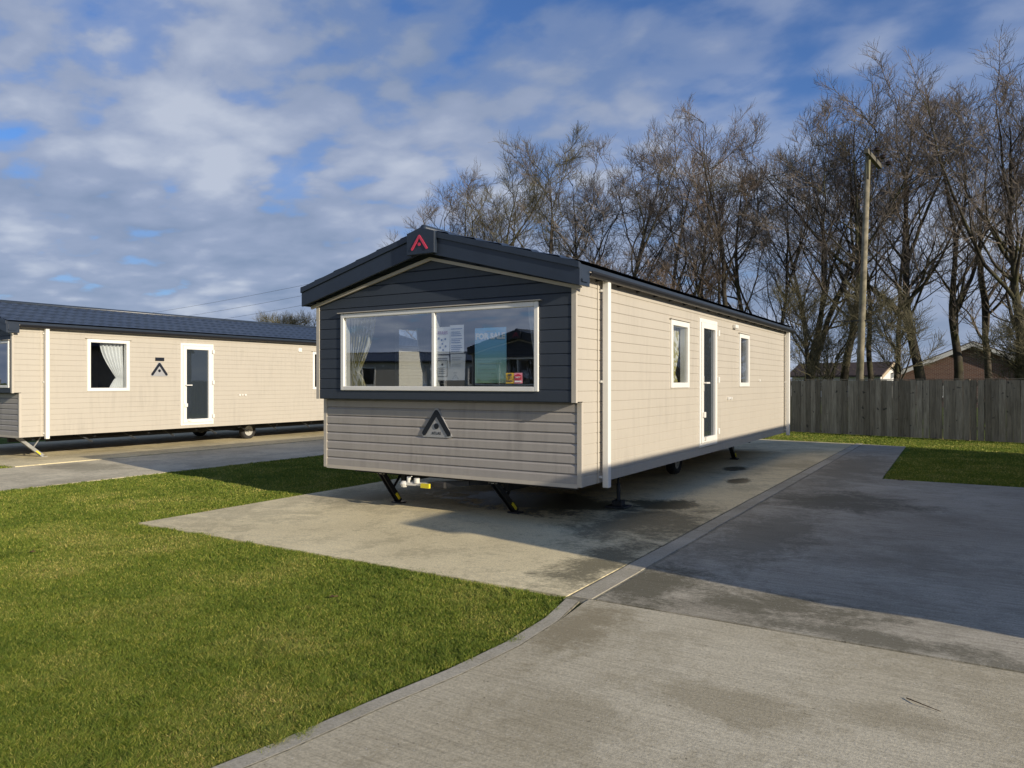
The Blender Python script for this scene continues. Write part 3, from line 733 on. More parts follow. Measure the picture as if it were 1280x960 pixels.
for k, xx in enumerate((-.75, -.55)):
    S = tag(sheet(xx-.085, xx+.085, 1.47, 1.58, MT['pink'], -STEP-.012).obj('window_sticker', MT['red'] if k == 0 else MT['whiteplast']), ['small red sticker in the front window of the left caravan', 'small pale sticker beside the red one in the left caravan window'][k], 'sticker', 'window stickers')
    S.location = (-12.095-(-.0), .395, .0)

# ------------------------------------------------------------------ ground
def slab(name, x0, x1, y0, y1, z, m, th=.12, label=None, poly=None):
    mb = MB()
    P = poly or [(x0, y0), (x1, y0), (x1, y1), (x0, y1)]
    mb.prism(P, lambda x, y: (x, y, z-th), lambda x, y: (x, y, z))
    return tag(mb.obj(name, m), None, None, None, 'structure')
def lawn_material(name, blades=False):
    m, nt, b = mat(name); tc = nt.nodes.new('ShaderNodeTexCoord'); O = tc.outputs['Object']
    n1 = noise(nt, O, .9, 6, .6, .3); n2 = noise(nt, O, 9, 5, .7)
    c = ramp(nt, n1, [(.32, (.13, .185, .028)), (.5, (.20, .255, .042)), (.68, (.30, .32, .08))])
    if blades:
        at = nt.nodes.new('ShaderNodeAttribute'); at.attribute_name = 'tone'
        c = mix(nt, 1.0, c, ramp(nt, at.outputs['Fac'], [(0, (.45, .6, .4)), (.5, (1, 1, .9)), (.80, (1.35, 1.22, 1)), (.89, (2.4, 1.75, 2.3)), (1, (3.1, 2.1, 3.6))]), 'MULTIPLY')
    else:
        c = mix(nt, 1.0, c, ramp(nt, n2, [(.3, (.35, .4, .4)), (.7, (.8, .8, .8))]), 'MULTIPLY')
    nt.links.new(c, b.inputs['Base Color']); b.inputs['Roughness'].default_value = .62 if blades else .95
    b.inputs['Specular IOR Level'].default_value = .25 if blades else .05
    if blades:
        out = nt.nodes['Material Output']; tr = nt.nodes.new('ShaderNodeBsdfTranslucent'); nt.links.new(c, tr.inputs[0])
        mx = nt.nodes.new('ShaderNodeMixShader'); mx.inputs[0].default_value = .3
        nt.links.new(b.outputs[0], mx.inputs[1]); nt.links.new(tr.outputs[0], mx.inputs[2]); nt.links.new(mx.outputs[0], out.inputs[0])
    else:
        bp = nt.nodes.new('ShaderNodeBump'); bp.inputs['Strength'].default_value = .8; bp.inputs['Distance'].default_value = .03
        nt.links.new(n2, bp.inputs['Height']); nt.links.new(bp.outputs[0], b.inputs['Normal'])
    return m
MG = lawn_material('lawn_turf'); MGB = lawn_material('grass_blades', True)
mb = MB(); mb.quad((-1500, -1500, 0), (1500, -1500, 0), (1500, 1500, 0), (-1500, 1500, 0)); tag(mb.obj('ground', MG), kind='structure')
C_pad = concrete('pad_concrete', (.60, .51, .31), (.76, .66, .42), streak=.25, amount=.35, seed=2, pit=.45,
    stains=((-1.2, 1.4, 1.5, .75, .93), (.15, 1.9, .5, .5, .93), (.35, .9, .7, 1.3, .75), (.75, -1.1, .3, 1.0, .8), (-3.4, .6, .7, .9, .5), (.35, 4.6, .16, .4, .93), (-.1, 6.2, .18, .35, .93), (-2.2, 2.0, 1.6, 1.2, .5)))
C_drive = concrete('drive_concrete', (.33, .295, .225), (.45, .415, .33), streak=.85, amount=.3, seed=7, pit=.5,
    stains=((1.35, -1.5, .4, .6, .8), (2.1, -1.55, .8, .3, .75), (2.8, -1.9, .7, .16, .7), (4.0, -2.0, .9, .08, .6), (1.9, 3.4, .9, .9, .7), (1.6, .8, .6, 1.5, .55), (1.6, 7.5, .6, 3.2, .5)))
C_path = concrete('path_concrete', (.41, .36, .25), (.53, .48, .355), stain=(.23, .19, .11), streak=.5, amount=.4, seed=13, pit=.6,
    stains=((1.3, -2.7, .25, .6, .7), (2.3, -3.2, .5, .22, .5), (1.8, -3.8, .4, .3, .4), (3.0, -3.0, .4, .15, .4)))
C_edge = concrete('edging_concrete', (.32, .29, .22), (.52, .48, .38), stain=(.2, .18, .12), streak=.2, amount=.25, seed=19, pit=.5)
C_joint = simple('dirt_joint', (.22, .20, .14), .95, 0, .5, 20, .4, 60)
pad = slab('concrete_pad', 0, 0, 0, 0, .017, C_pad, poly=[(-4.16, -2.10), (.93, -2.10), (.93, 13.0), (-4.3, 13.6)])
slab('driveway', 1.135, 30, -2.05, 6.05, .014, C_drive, poly=[(1.135, -2.05), (30, -2.05), (30, 6.05), (2.16, 6.05), (2.05, 12.75), (1.135, 12.98)])
EDGE = [(-2.16, .96), (-2.6, 1.04), (-3.1, 1.06), (-3.6, 1.02), (-4.1, .94), (-4.6, .88), (-5.2, .77), (-6, .55), (-7, .2), (-9, -1.2), (-12, -3.5)]
def edge_x(y): return np.interp(-np.asarray(y), [-a for a, b in EDGE], [b for a, b in EDGE])
slab('footpath', 0, 0, 0, 0, .018, C_path, poly=[(b+.1011, a) for a, b in EDGE[::-1]][:-1]+[(1.1, -2.16), (1.1, -2.09), (30, -2.09), (30, -12)])
slab('joint_strip_ground', 0, 0, 0, 0, .0187, C_joint, poly=[(b+.090, a) for a, b in EDGE]+[(b+.101, a) for a, b in EDGE[::-1]])
slab('path_edging', 0, 0, 0, 0, .0195, C_edge, poly=[(b, a) for a, b in EDGE]+[(b+.0899, a) for a, b in EDGE[::-1]])
slab('drain_channel', 0, 0, 0, 0, .011, C_joint, poly=[(.9305, -2.16), (1.134, -2.16), (1.134, 13.0), (.9305, 13.0)])
rng = random.Random(4); mb = MB(); y = -2.06
while y < 12.9:
    l = rng.choice((.9, .92, .88)); 
    mb.box(.95+rng.uniform(-.004, .004), 1.105+rng.uniform(-.006, .006), y, y+l-.012, -.05, .0155+rng.uniform(-.002, .003)); y += l
tag(mb.obj('kerb_edging', C_edge, bevel=.006), kind='structure')
slab('joint_strip_ground', .9, 30, -2.089, -2.051, .006, C_joint)
# slab lips, expansion joints in the driveway
# left plot
C_drive2 = concrete('left_drive_concrete', (.50, .44, .31), (.68, .61, .44), streak=.6, amount=.35, seed=27, pit=.4, stains=((-10, .5, 1.2, .5, .5),))
slab('driveway', 0, 0, 0, 0, .012, C_drive2, poly=[(-10.95, -12), (-8.02, -12), (-8.02, 13.5), (-10.95, 14)])
slab('concrete_pad', 0, 0, 0, 0, .024, C_pad, poly=[(-16.4, -.2), (-10.98, -.2), (-10.98, 14), (-16.4, 15)])
slab('driveway', 0, 0, 0, 0, .012, C_drive2, poly=[(-24, -5), (-20.2, -5), (-20.2, 14), (-24, 14)])
mb = MB(); mb.box(-10.978, -10.952, -12, 14, -.05, .008); tag(mb.obj('joint_strip_ground', C_joint), kind='structure')

# ------------------------------------------------------------------ grass blades
def in_lawn(x, y):
    near = (x < edge_x(y)) & (y < -2.09) & (x > -8.0)
    mid = (x > -8.0) & (x < -4.2) & (y >= -2.09) & (y < 16)
    left_ = (x < -10.99) & (y < -.22)
    right_ = (x > 2.17) & (y > 6.07) & (y < 17.5-.25*x)
    strip = (y > np.where(x < .95, 13.3-.2*(x-.0), 12.98-.2*(x-1))) & (y < 16.6-.25*x) & (x > -4)
    return near | mid | left_ | right_ | strip
def grass():
    r = np.random.default_rng(5)
    N = 2700000
    # sample depth and column so that screen density stays even
    dep = 2.3*np.exp(r.random(N)*math.log(30/2.3)); a = (r.random(N)*1.56-.78)
    keep = r.random(N) < np.clip((4.2/dep)**.35, .1, 1)
    dep = dep[keep]; a = a[keep]
    x = CAM.x + dep*(a*math.cos(YAW)-math.sin(YAW)); y = CAM.y + dep*(a*math.sin(YAW)+math.cos(YAW))
    # ragged edges creeping over the slabs
    jx = x+r.normal(0, .016, len(x))+.03*np.sin(y*3.1+1.3*np.sin(y*7.7))+.015*np.sin(y*17); jy = y+r.normal(0, .016, len(x))+.03*np.sin(x*2.7+1.1*np.sin(x*6.9))+.015*np.sin(x*19)
    k = in_lawn(jx, jy); x = x[k]; y = y[k]; dep = dep[k]; n = len(x)
    clump = (np.sin(x*17.3+np.sin(y*11.1)*2.3)*np.sin(y*15.7+np.sin(x*13.3)*2.1)*.5+.5)*.6+(np.sin(x*5.3+np.sin(y*3.1)*2)*np.sin(y*4.7+np.sin(x*4.9)*2)*.5+.5)*.4
    h = .007+.012*r.random(n)+.034*clump**2.2*(.6+.4*r.random(n))
    wd = (.0013+.0011*r.random(n))*np.clip(dep/3.6, 1, 9)
    th = r.random(n)*2*math.pi; lean = (.35+.9*r.random(n))*h; la = r.random(n)*2*math.pi
    bx = np.cos(th)*wd; by = np.sin(th)*wd; lx = np.cos(la)*lean; ly = np.sin(la)*lean
    V = np.empty((n, 5, 3), np.float32)
    V[:, 0] = np.stack([x-bx, y-by, np.zeros(n)], 1); V[:, 1] = np.stack([x+bx, y+by, np.zeros(n)], 1)
    V[:, 2] = np.stack([x+bx*.7+lx*.4, y+by*.7+ly*.4, h*.6], 1); V[:, 3] = np.stack([x-bx*.7+lx*.4, y-by*.7+ly*.4, h*.6], 1)
    V[:, 4] = np.stack([x+lx, y+ly, h], 1)
    idx = np.arange(n)[:, None]*5
    F = np.concatenate([idx+np.array([[0, 1, 2]]), idx+np.array([[0, 2, 3]]), idx+np.array([[3, 2, 4]])], 0)
    patch = .5*(np.sin(x*1.3+.7*np.sin(y*1.9))*np.sin(y*1.1+np.sin(x*.8))*.5+.5)+.5*(np.sin(x*6.1+2*np.sin(y*4.1))*np.sin(y*5.3+2*np.sin(x*3.7))*.5+.5)
    tone = np.clip(r.random(n)*.93+patch**2*.09, 0, 1)
    o = npmesh('grass', V.reshape(-1, 3), F, MGB, None, False, {'tone': np.repeat(tone, 5)})
    tag(o, 'short mown green lawn grass around the concrete pads', 'grass', None, 'stuff')
    print('grass blades', n)
grass()
# fallen leaves and a twig on the concrete
rng = random.Random(9)
leafm = simple('brown_dead_leaf', (.10, .055, .02), .8, 0, .3, 60)
def leaf(x, y, z, label, s=.035):
    mb = MB(); a = rng.uniform(0, 6.28); n = 8; pts = []
    for k in range(n):
        t = 2*math.pi*k/n; rr = s*(.5 if k % 2 else 1.0)*(1 if k else 1.4); pts.append((x+rr*math.cos(t+a), y+rr*math.sin(t+a)*.7))
    mb.prism(pts, lambda p, q: (p, q, z+.003), lambda p, q: (p, q, z+.005+.25*abs(p-x)))
    tag(mb.obj('fallen_leaf', leafm), label, 'leaf', 'fallen leaves')
mb = MB(); mb.tube([(3.06, -2.75, .024), (3.12, -2.80, .03), (3.2, -2.83, .024)], [.003, .0025, .0015], 5); tag(mb.obj('twig', leafm), 'small dark twig lying on the concrete path at the right', 'twig')
for q, (lx, ly, lb) in enumerate(((-1.9, -4.6, 'pale straw-brown leaf lying in the middle of the near lawn'), (-3.6, -3.4, 'brown leaf on the lawn off the left corner of the pad'), (-.4, -3.0, 'brown leaf on the lawn near the front right pad corner'))):
    leaf(lx, ly, .03, lb, .028)
leaf(2.42, 6.0, .014, 'brown leaf at the corner of the small shaded lawn', .045)

# ------------------------------------------------------------------ fence
m, nt_, b = mat('weathered_fence_wood'); tcx = nt_.nodes.new('ShaderNodeTexCoord'); O = tcx.outputs['Object']
at = nt_.nodes.new('ShaderNodeAttribute'); at.attribute_name = 'tone'
mpf = nt_.nodes.new('ShaderNodeMapping'); mpf.inputs['Scale'].default_value = (7, 7, .6); nt_.links.new(O, mpf.inputs[0])
g = noise(nt_, mpf.outputs[0], 4, 6, .65, .6)
c = ramp(nt_, g, [(.3, (.19, .155, .105)), (.55, (.34, .285, .20)), (.75, (.46, .39, .28))])
c = mix(nt_, 1.0, c, ramp(nt_, at.outputs['Fac'], [(0, (.62, .6, .56)), (1, (1.25, 1.25, 1.25))]), 'MULTIPLY')
kn = ramp(nt_, noise(nt_, O, 7, 2, .5), [(.66, (0, 0, 0)), (.72, (.8, .8, .8))])
nt_.links.new(mix(nt_, kn, c, (.04, .034, .026)), b.inputs['Base Color']); b.inputs['Roughness'].default_value = .85
MF = m
def fence():
    ang = math.atan(-.25); root = empty('timber_fence', (0, 16.35, 0), ang)
    tag(root, 'weathered grey close-board timber fence behind the near caravan and right lawn', 'fence')
    rng = random.Random(2); V = []; F = []; T = []; x = -14.0
    while x < 12:
        wd = rng.uniform(.138, .152); gap = rng.choice((.004, .006, .008, .005, .007, .012, .018)); 
        zt = 1.565+rng.uniform(-.012, .012); dy = rng.uniform(-.004, .004); sh = rng.uniform(-.006, .006); i = len(V)
        for yy in (-.011+dy, .011+dy):
            V += [(x, yy, .03), (x+wd, yy, .03), (x+wd+sh, yy, zt), (x+sh, yy, zt)]
        F += [(i, i+1, i+2, i+3), (i+4, i+7, i+6, i+5), (i, i+4, i+5, i+1), (i+1, i+5, i+6, i+2), (i+2, i+6, i+7, i+3), (i+3, i+7, i+4, i)]
        T += [rng.random()]*8; x += wd+gap
    npmesh('fence_board', V, F, MF, root, attrs={'tone': T})
    def piece(name, fn):
        mb = MB(); fn(mb); o = mb.obj(name, MF, root, bevel=.004)
        a_ = o.data.attributes.new('tone', 'FLOAT', 'POINT'); a_.data.foreach_set('value', [.3]*len(o.data.vertices)); return o
    piece('capping_rail', lambda mb: mb.box(-14, 12, -.018, .05, 1.580, 1.60))
    for z in (.3, 1.0, 1.42): piece('rail', lambda mb: mb.box(-14, 12, .018, .055, z, z+.08))
    x = -13.5
    while x < 12: piece('post', lambda mb, x=x: mb.box(x, x+.1, .057, .15, 0, 1.58)); x += 2.4
fence()

# ------------------------------------------------------------------ trees
def unit(v): return v/np.maximum(np.linalg.norm(v, axis=-1, keepdims=True), 1e-9)
def grow(r, P, D, Ln, R0, nseg, wander, trop, rend=.3):
    N = len(P); pts = [P]; rad = [R0]; d = D.copy()
    for k in range(nseg):
        d = unit(d + r.normal(0, wander, (N, 3)) + np.array([0, 0, trop])/nseg)
        pts.append(pts[-1]+d*(Ln/nseg)[:, None]); rad.append(R0*(1-(1-rend)*(k+1)/nseg))
    return np.stack(pts, 1), np.stack(rad, 1)
def spawn(r, pts, rad, per, t0, ang, lenf, Lpar, rf, rmin, t1=1.0):
    N, S, _ = pts.shape
    t = t0+(t1-t0)*((np.arange(per)[None, :]+r.random((N, per)))/per)
    k = np.clip((t*(S-1)).astype(int), 0, S-2); fr = t*(S-1)-k
    ii = np.arange(N)[:, None]
    p = pts[ii, k]*(1-fr[..., None])+pts[ii, k+1]*fr[..., None]
    pd = unit(pts[ii, k+1]-pts[ii, k]); pr = rad[ii, k]*(1-fr)+rad[ii, k+1]*fr
    rnd = unit(r.normal(0, 1, (N, per, 3))); perp = unit(rnd-pd*(rnd*pd).sum(-1, keepdims=True))
    an = np.radians(r.uniform(ang[0], ang[1], (N, per)))[..., None]
    d = pd*np.cos(an)+perp*np.sin(an)
    Ln = Lpar[:, None]*lenf*(1.08-.62*t)*r.uniform(.7, 1.3, (N, per))
    return p.reshape(-1, 3), d.reshape(-1, 3), Ln.ravel(), np.maximum(pr*rf*r.uniform(.75, 1.1, (N, per)), rmin).ravel()
def tubes(pts, rad, sides):
    N, S, _ = pts.shape
    d = np.empty_like(pts); d[:, 1:-1] = pts[:, 2:]-pts[:, :-2]; d[:, 0] = pts[:, 1]-pts[:, 0]; d[:, -1] = pts[:, -1]-pts[:, -2]; d = unit(d)
    ref = np.where(np.abs(d[..., 2:3]) < .8, np.array([0, 0, 1.0]), np.array([1.0, 0, 0]))
    # keep one reference per branch so rings do not twist
    ref = np.repeat(ref[:, :1], S, 1); a = unit(np.cross(d, ref)); b = np.cross(d, a)
    th = np.arange(sides)*2*math.pi/sides
    V = pts[:, :, None]+rad[:, :, None, None]*(a[:, :, None]*np.cos(th)[None, None, :, None]+b[:, :, None]*np.sin(th)[None, None, :, None])
    idx = np.arange(N*S*sides).reshape(N, S, sides)
    nx = np.roll(idx, -1, 2)
    F = np.stack([idx[:, :-1], nx[:, :-1], nx[:, 1:], idx[:, 1:]], -1).reshape(-1, 4)
    return V.reshape(-1, 3), F
def merge(lst):
    V = []; F = []; o = 0
    for v, f in lst: V.append(v); F.append(f+o); o += len(v)
    return np.concatenate(V), np.concatenate(F)
BK = [bark('dark_bark', (.035, .030, .024), (.085, .072, .055), (.10, .10, .045)), bark('grey_bark', (.045, .038, .03), (.11, .09, .065), (.09, .095, .04))]
TW = [bark('brown_twigs', (.12, .10, .085), (.24, .20, .165)), bark('reddish_twigs', (.14, .105, .08), (.26, .20, .15)), bark('olive_twigs', (.10, .09, .055), (.20, .18, .11))]
def tree_mesh(seed, H, stems=1, spread=1.0, lean=(0, 0), r0=.17, n1=16, bare=.25, wander=.1):
    r = np.random.default_rng(seed)
    P = np.zeros((stems, 3)); P[:, :2] = r.normal(0, .12*(stems > 1), (stems, 2))
    D = unit(np.column_stack([r.normal(lean[0], .05+.14*(stems > 1), stems), r.normal(lean[1], .05+.1*(stems > 1), stems), np.ones(stems)]))
    L0 = np.full(stems, H*.93)*r.uniform(.82, 1.0, stems); L0[0] = H*.93
    p0, q0 = grow(r, P-np.array([0, 0, .05]), D, L0, np.full(stems, r0)*r.uniform(.75, 1, stems), 20, wander*.5, 1.1, .08)
    q0[:, 0] *= 1.35; q0[:, 1] *= 1.08
    sc = (H-.5)/max(p0[0, -1, 2], .1); p0[..., 2] *= sc
    # a few strong forks that keep climbing beside the stem, then ordinary limbs
    fk = spawn(r, p0, q0, 3, max(bare, .22), (16, 34), .70, L0, .72, .04, .72)
    pf, qf = grow(r, *fk, 14, .09, .55, .12)
    a0 = spawn(r, p0, q0, max(6, n1-3), bare, (30, 62), .37*spread, L0, .5, .02)
    af = spawn(r, pf, qf, max(4, n1//3), .2, (32, 62), .46*spread, fk[2], .55, .016)
    a = tuple(np.concatenate([u, v]) for u, v in zip(a0, af))
    p1, q1 = grow(r, *a, 9, .10, .85, .18); L1 = a[2]
    a = spawn(r, p1, q1, 7, .12, (28, 58), .50, L1, .6, .010); a = (a[0], a[1], np.clip(a[2], .6, 1.7), a[3])
    p2, q2 = grow(r, *a, 6, .085, .55, .3); L2 = a[2]
    a = spawn(r, p2, q2, 6, .10, (26, 54), .62, L2, .62, .0065); a = (a[0], a[1], np.clip(a[2], .4, 1.0), a[3])
    p3, q3 = grow(r, *a, 4, .07, .45, .5); L3 = a[2]
    a = spawn(r, p3, q3, 3, .12, (20, 44), .75, L3, .7, .0042); a = (a[0], a[1], np.clip(a[2], .25, .6), np.full(len(a[3]), .0046))
    p4, q4 = grow(r, *a, 2, .10, .5, .7)
    k_ = H/max(p4[..., 2].max(), p3[..., 2].max())
    for p_ in (p0, pf, p1, p2, p3, p4): p_[..., 2] *= k_
    return merge([tubes(p0, q0, 10), tubes(pf, qf, 8), tubes(p1, q1, 6)]), merge([tubes(p2, q2, 4), tubes(p3, q3, 3), tubes(p4, q4, 3)])
protos = {}
def tree(px, dep, top, seed, label, stems=1, spread=1.0, lean=(0, 0), r0=.17, bk=0, tw=0, n1=16, bare=.25, wander=.1, group='bare trees behind the fence', name='bare_tree'):
    H = 1.5+(478-top)/FPX*dep; x, y = cam_ray(px, dep)
    root = empty(name, (x, y, 0)); tag(root, label, 'tree', group)
    # the lean is given across the picture
    lx = (lean[0]*math.cos(YAW), lean[0]*math.sin(YAW))
    tr, cr = tree_mesh(seed, H, stems, spread, lx, r0, n1, bare, wander)
    npmesh('trunk', *tr, BK[bk], root, True); npmesh('crown', *cr, TW[tw], root, False)
T = [
 (580, 33.0, 195, 11, 'leftmost small bare tree rising above the caravan apex', 2, .8, (-.01, 0), .13, 1, 0, 14, .15),
 (632, 32.0, 165, 12, 'bare tree behind the roof, just right of the leftmost one', 1, .95, (0, 0), .15, 1, 2, 16, .2),
 (668, 33.5, 190, 13, 'slim bare tree behind the roof between two broader crowns', 1, .9, (.02, 0), .13, 0, 0, 15, .2),
 (704, 30.5, 145, 14, 'round-topped bare tree behind the middle of the roof slope', 1, 1.0, (0, 0), .16, 0, 2, 17, .25),
 (762, 31.0, 150, 15, 'bare tree with paired stems behind the roof slope', 2, .9, (.05, 0), .14, 1, 0, 13, .25),
 (835, 28.5, 122, 16, 'tall spreading bare tree above the side windows', 1, 1.15, (-.02, 0), .19, 0, 0, 17, .25),
 (900, 27.5, 120, 17, 'bare tree leaning right above the caravan door', 1, .9, (.10, 0), .17, 0, 1, 14, .2),
 (948, 27.0, 125, 27, 'slender bare tree filling the space right of the leaning one', 1, .85, (.02, 0), .15, 1, 0, 15, .25),
 (968, 28.0, 160, 41, 'thin bare tree set back just left of the twin-stemmed one', 1, 1.0, (.02, 0), .14, 0, 0, 14, .2),
 (870, 31.5, 150, 42, 'bare tree set back between the tall spreading one and the leaning one', 1, 1.0, (0, 0), .15, 1, 0, 14, .2),
 (735, 33.5, 158, 43, 'bare tree set back behind the round-topped one', 1, 1.0, (.02, 0), .15, 0, 0, 15, .15),
 (606, 35.0, 190, 44, 'bare tree set back between the two leftmost crowns', 1, 1.1, (0, 0), .14, 1, 0, 15, .12),
 (1232, 25.0, 95, 45, 'bare tree filling the space left of the thick trunk at the right edge', 1, 1.0, (.02, 0), .16, 1, 0, 14, .25),
 (1120, 27.0, 100, 46, 'bare tree set back between the pole and the tallest tree', 1, 1.0, (.02, 0), .16, 1, 0, 14, .25),
 (1022, 28.5, 130, 47, 'bare tree set back behind the fence right of the twin-stemmed one', 1, 1.0, (.02, 0), .15, 1, 0, 15, .2),
 (997, 26.5, 95, 18, 'broad twin-stemmed bare tree just beyond the far end of the caravan', 2, 1.1, (-.05, 0), .17, 0, 0, 15, .3),
 (1050, 24.5, 118, 19, 'bare tree left of the wooden pole with its trunk bending right', 1, 1.0, (.03, 0), .18, 0, 0, 16, .3),
 (1090, 25.5, 150, 20, 'bare tree directly behind the wooden pole', 1, .85, (-.06, 0), .16, 0, 2, 14, .35),
 (1166, 23.0, 8, 21, 'tallest bare tree, right of the wooden pole', 1, .95, (-.09, 0), .20, 0, 0, 17, .28),
 (1200, 24.0, 112, 22, 'bare tree close to the right of the tallest one', 1, .85, (-.03, 0), .19, 0, 0, 14, .3),
 (1272, 22.0, 50, 23, 'bare tree with thick trunk at the right edge of the picture', 1, 1.0, (-.03, 0), .21, 0, 0, 16, .28),
 (1345, 22.5, 60, 24, 'bare tree whose branches reach in from beyond the right edge', 1, 1.1, (-.04, 0), .2, 0, 0, 15, .25),
]
for t in T: tree(t[0], t[1]+(2.3 if t[0] > 940 else 0), *t[2:])
tree(735, 29.5, 318, 31, 'dense russet bush showing over the roof slope', 3, .9, (0, 0), .05, 1, 1, 7, .1, .12, 'shrubs behind the fence', 'shrub')
tree(815, 28.0, 312, 32, 'dense russet bush above the first side window', 4, 1.0, (0, 0), .05, 1, 1, 9, .1, .12, 'shrubs behind the fence', 'shrub')
tree(1020, 25.5, 340, 33, 'olive twiggy bush beyond the far end of the caravan', 2, 1.0, (0, 0), .05, 0, 2, 6, .15, .12, 'shrubs behind the fence', 'shrub')
tree(1118, 24.0, 350, 34, 'olive twiggy bush between the pole and the tallest tree', 1, 1.0, (0, 0), .05, 0, 2, 6, .2, .12, 'shrubs behind the fence', 'shrub')
tree(1300, 23.0, 360, 35, 'tangled bush near the brick house at the right edge', 3, 1.1, (0, 0), .05, 0, 2, 9, .2, .12, 'shrubs behind the fence', 'shrub')
tree(350, 46, 383, 36, 'twiggy bush showing over the left caravan roof, nearest the dark gable', 4, .9, (0, 0), .07, 1, 2, 9, .1, .12, 'shrubs beyond the left caravan', 'shrub')
tree(385, 44, 378, 37, 'twiggy bush half hidden behind the dark gable edge', 4, .9, (0, 0), .07, 1, 2, 9, .1, .12, 'shrubs beyond the left caravan', 'shrub')
tree(66, 70, 378, 38, 'tiny russet tree top peeping over the left caravan roof', 3, .7, (0, 0), .08, 1, 1, 8, .1, .12, 'shrubs beyond the left caravan', 'shrub')

# ------------------------------------------------------------------ pole and wires
px_, py_ = cam_ray(1072, 21.5)
polem = bark('weathered_pole_wood', (.14, .125, .09), (.34, .30, .215), (.18, .18, .10))
pr = empty('utility_pole', (px_, py_, 0)); tag(pr, 'tall wooden power pole with a tilted-looking crossarm rising in front of the trees', 'utility pole')
mb = MB(); tpx = Vector((.30*math.cos(YAW), .30*math.sin(YAW), 8.1)); mb.tube([(0, 0, -.1), tuple(tpx*.5), tuple(tpx)], [.11, .09, .072], 18); mb.obj('pole', polem, pr, smooth=True)
WD = Vector((-.97, .25, 0)).normalized()                # direction of the line
xd = Vector((WD.y, -WD.x, 0)).normalized()             # crossarm direction
xd = Vector((math.cos(YAW)*.6-math.sin(YAW)*.8, math.sin(YAW)*.6+math.cos(YAW)*.8, 0)).normalized()
ctr = tpx+Vector((0, 0, -.05))+Vector((math.cos(YAW), math.sin(YAW), 0))*.1
mb = MB(); mb.bar(ctr-xd*.75, ctr+xd*1.2, .11, .13); mb.bar(ctr-xd*.5-Vector((0, 0, .05)), tpx-Vector((0, 0, .8)), .04, .04); mb.obj('crossarm', simple('crossarm_wood', (.12, .11, .085), .85, 0, .3, 8), pr)
ins = []
for k, t in enumerate((-.6, 0.25, 1.05)):
    p = ctr+xd*t+Vector((0, 0, .07)); mb = MB(); d = -WD if True else WD
    q = p+Vector((math.cos(YAW), math.sin(YAW), 0))*.28
    mb.tube([tuple(p), tuple(q)], .014, 6)
    mb.tube([tuple(q+Vector((0,0,-.07))), tuple(q+Vector((0,0,-.03))), tuple(q), tuple(q+Vector((0,0,.04))), tuple(q+Vector((0,0,.09)))], [.03, .085, .06, .08, .03], 12)
    mb.obj('insulator', simple('brown_insulator', (.03, .02, .016), .3), pr); ins.append(q+Vector((px_, py_, 0)))
mb = MB()
for s in (-1, 1): mb.bar(Vector((0, 0, 3.3))+tpx*0, Vector((.35*s, .05, 3.3)), .03, .03)
mb.obj('anti_climb_bracket', MT['steel'], pr)
ex, ey = cam_ray(-60, 95)
p2 = empty('utility_pole', (ex, ey, 0)); tag(p2, 'far wooden pole out of sight behind the left caravan, carrying the three wires', 'utility pole')
mb = MB(); mb.tube([(0, 0, -.1), (0, 0, 8.9)], [.14, .1], 10); mb.bar((-.5, -.9, 8.7), (.5, .9, 8.7), .1, .1); mb.obj('pole', polem, p2)
for k, q in enumerate(ins):
    e = Vector((ex, ey, 8.8))+Vector((.5, .9, 0))*(k-1); mb = MB(); pts = []
    for j in range(41):
        t = j/40; p = q.lerp(e, t); p.z -= 4*(1.95+.42*k)*t*(1-t); pts.append(tuple(p))
    mb.tube(pts, .008, 4); tag(mb.obj('overhead_wire', MT['black']), ['topmost of the three overhead wires left of the gable', 'middle of the three overhead wires left of the gable', 'lowest of the three overhead wires left of the gable'][k], 'power line', 'overhead wires')

# ------------------------------------------------------------------ houses beyond the fence
def brick(name, a, b_):
    m, nt, b = mat(name); tc = nt.nodes.new('ShaderNodeTexCoord'); mp = nt.nodes.new('ShaderNodeMapping'); nt.links.new(tc.outputs['Object'], mp.inputs[0])
    mp.inputs['Rotation'].default_value = (R(90), 0, 0)
    t = nt.nodes.new('ShaderNodeTexBrick'); t.inputs['Scale'].default_value = 2.2; t.inputs['Color1'].default_value = (*a, 1); t.inputs['Color2'].default_value = (*b_, 1)
    t.inputs['Mortar'].default_value = (.3, .27, .23, 1); t.inputs['Mortar Size'].default_value = .012; t.inputs['Row Height'].default_value = .165; t.inputs['Brick Width'].default_value = .5
    nt.links.new(mp.outputs[0], t.inputs[0]); nt.links.new(t.outputs[0], b.inputs['Base Color']); b.inputs['Roughness'].default_value = .9
    return m
MBR = brick('red_brick', (.15, .07, .045), (.11, .05, .035)); MRF = simple('brown_roof_tile', (.09, .06, .045), .8, 0, .3, 5); MRG = simple('pale_slate_roof', (.30, .33, .38), .5, 0, .15, 3)
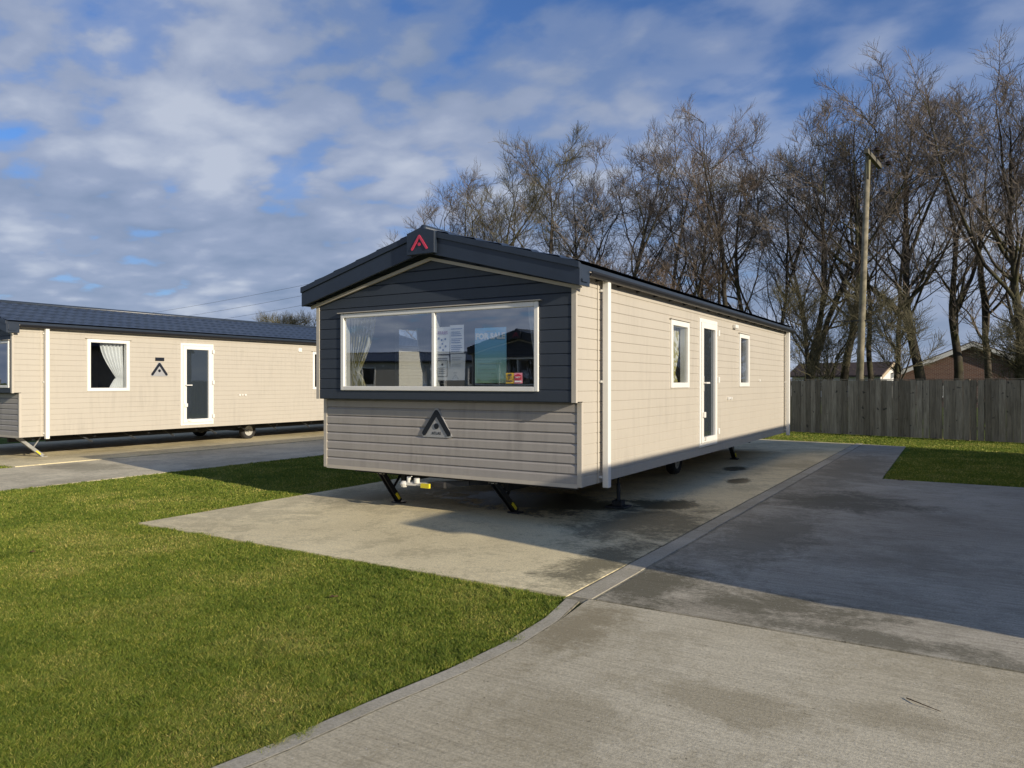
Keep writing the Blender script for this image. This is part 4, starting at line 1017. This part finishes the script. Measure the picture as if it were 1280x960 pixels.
def house(px, dep, half, eave, apex, length, label, wallm, roofm, barge, windows=True, rz=0):
    x, y = cam_ray(px, dep); root = empty('brick_house' if wallm is MBR else 'low_house', (x, y, 0), YAW+rz); tag(root, label, 'house', 'houses beyond the fence')
    mb = MB(); holes = [(-half*.55, -half*.2, .6, 1.45), (half*.2, half*.55, .6, 1.45)] if windows else []
    panel(mb, lambda a, d, z: (a, 0, z), -half, half, 0, eave, holes); 
    mb.v += [(-half, 0, eave), (half, 0, eave), (0, 0, apex)]; mb.f.append((len(mb.v)-3, len(mb.v)-2, len(mb.v)-1))
    mb.quad((-half, 0, 0), (-half, length, 0), (-half, length, eave), (-half, 0, eave)); mb.quad((half, 0, 0), (half, length, 0), (half, length, eave), (half, 0, eave))
    mb.v += [(-half, length, 0), (half, length, 0), (half, length, eave), (0, length, apex), (-half, length, eave)]; n = len(mb.v); mb.f.append(tuple(range(n-5, n)))
    mb.obj('wall', wallm, root)
    sl = (apex-eave)/half
    for s in (-1, 1):
        o = .35; e = (s*(half+o), eave-o*sl)
        mb = MB(); mb.prism([(0, apex+.02), (0, apex+.17), (e[0], e[1]+.17), (e[0], e[1]+.02)], lambda a, z: (a, -.3, z), lambda a, z: (a, length+.3, z)); mb.obj('roof', roofm, root)
        mb = MB(); mb.prism([(0, apex-.16), (0, apex+.1), (e[0], e[1]+.1), (e[0], e[1]-.16)], lambda a, z: (a, -.34, z), lambda a, z: (a, -.302, z)); mb.obj('bargeboard', barge, root)
    for h in holes:
        mb = MB(); frame_bars(mb, lambda a, d, z: (a, -d, z), h[0], h[1], h[2], h[3], .08, -.08, .02, ((h[0]+h[1])/2,)); f = mb.obj('window', MT['upvc'], root)
        mb = MB(); mb.quad((h[0], .03, h[2]), (h[1], .03, h[2]), (h[1], .03, h[3]), (h[0], .03, h[3])); mb.obj('pane', MT['doorglass'], f)
    return root
house(1216, 44, 4.0, 2.05, 3.8, 10, 'brick bungalow with a wide gable behind the trees at the right', MBR, MRF, simple('weathered_white_board', (.62, .6, .56), .6), True, -R(30))
house(1113, 60, 1.5, 2.15, 3.05, 8, 'small low building with brown gable just left of the brick bungalow', simple('white_render', (.7, .69, .66), .7, 0, .05), MRF, simple('tan_board', (.45, .36, .25), .7), False, R(35))
house(1045, 85, 5.5, 1.6, 2.75, 10, 'distant pale roofed building low above the fence left of the pole', simple('pale_render', (.6, .61, .62), .7, 0, .05), MRG, MRG, False, R(70))
# hedge line on the horizon
def far_hedge():
    r = np.random.default_rng(3); V = []; 
    n = 16000; a = r.random(n)*2.2-1.1; d = 150+r.random(n)*20
    x = CAM.x+d*(a*math.cos(YAW)-math.sin(YAW)); y = CAM.y+d*(a*math.sin(YAW)+math.cos(YAW))
    top = 2.6+1.6*np.sin(a*23)*np.sin(a*7+1)+.7*np.sin(a*61)
    z = r.random(n)**.8*top; s = .5
    c = np.stack([x, y, z], 1); e1 = unit(r.normal(0, 1, (n, 3)))*s; e2 = unit(r.normal(0, 1, (n, 3)))*s
    V = np.stack([c-e1, c+e2, c+e1], 1).reshape(-1, 3); F = np.arange(3*n).reshape(-1, 3)
    tag(npmesh('far_hedge', V, F, TW[2]), 'far-off hedgerow along the horizon', 'hedge', None, 'stuff')
far_hedge()
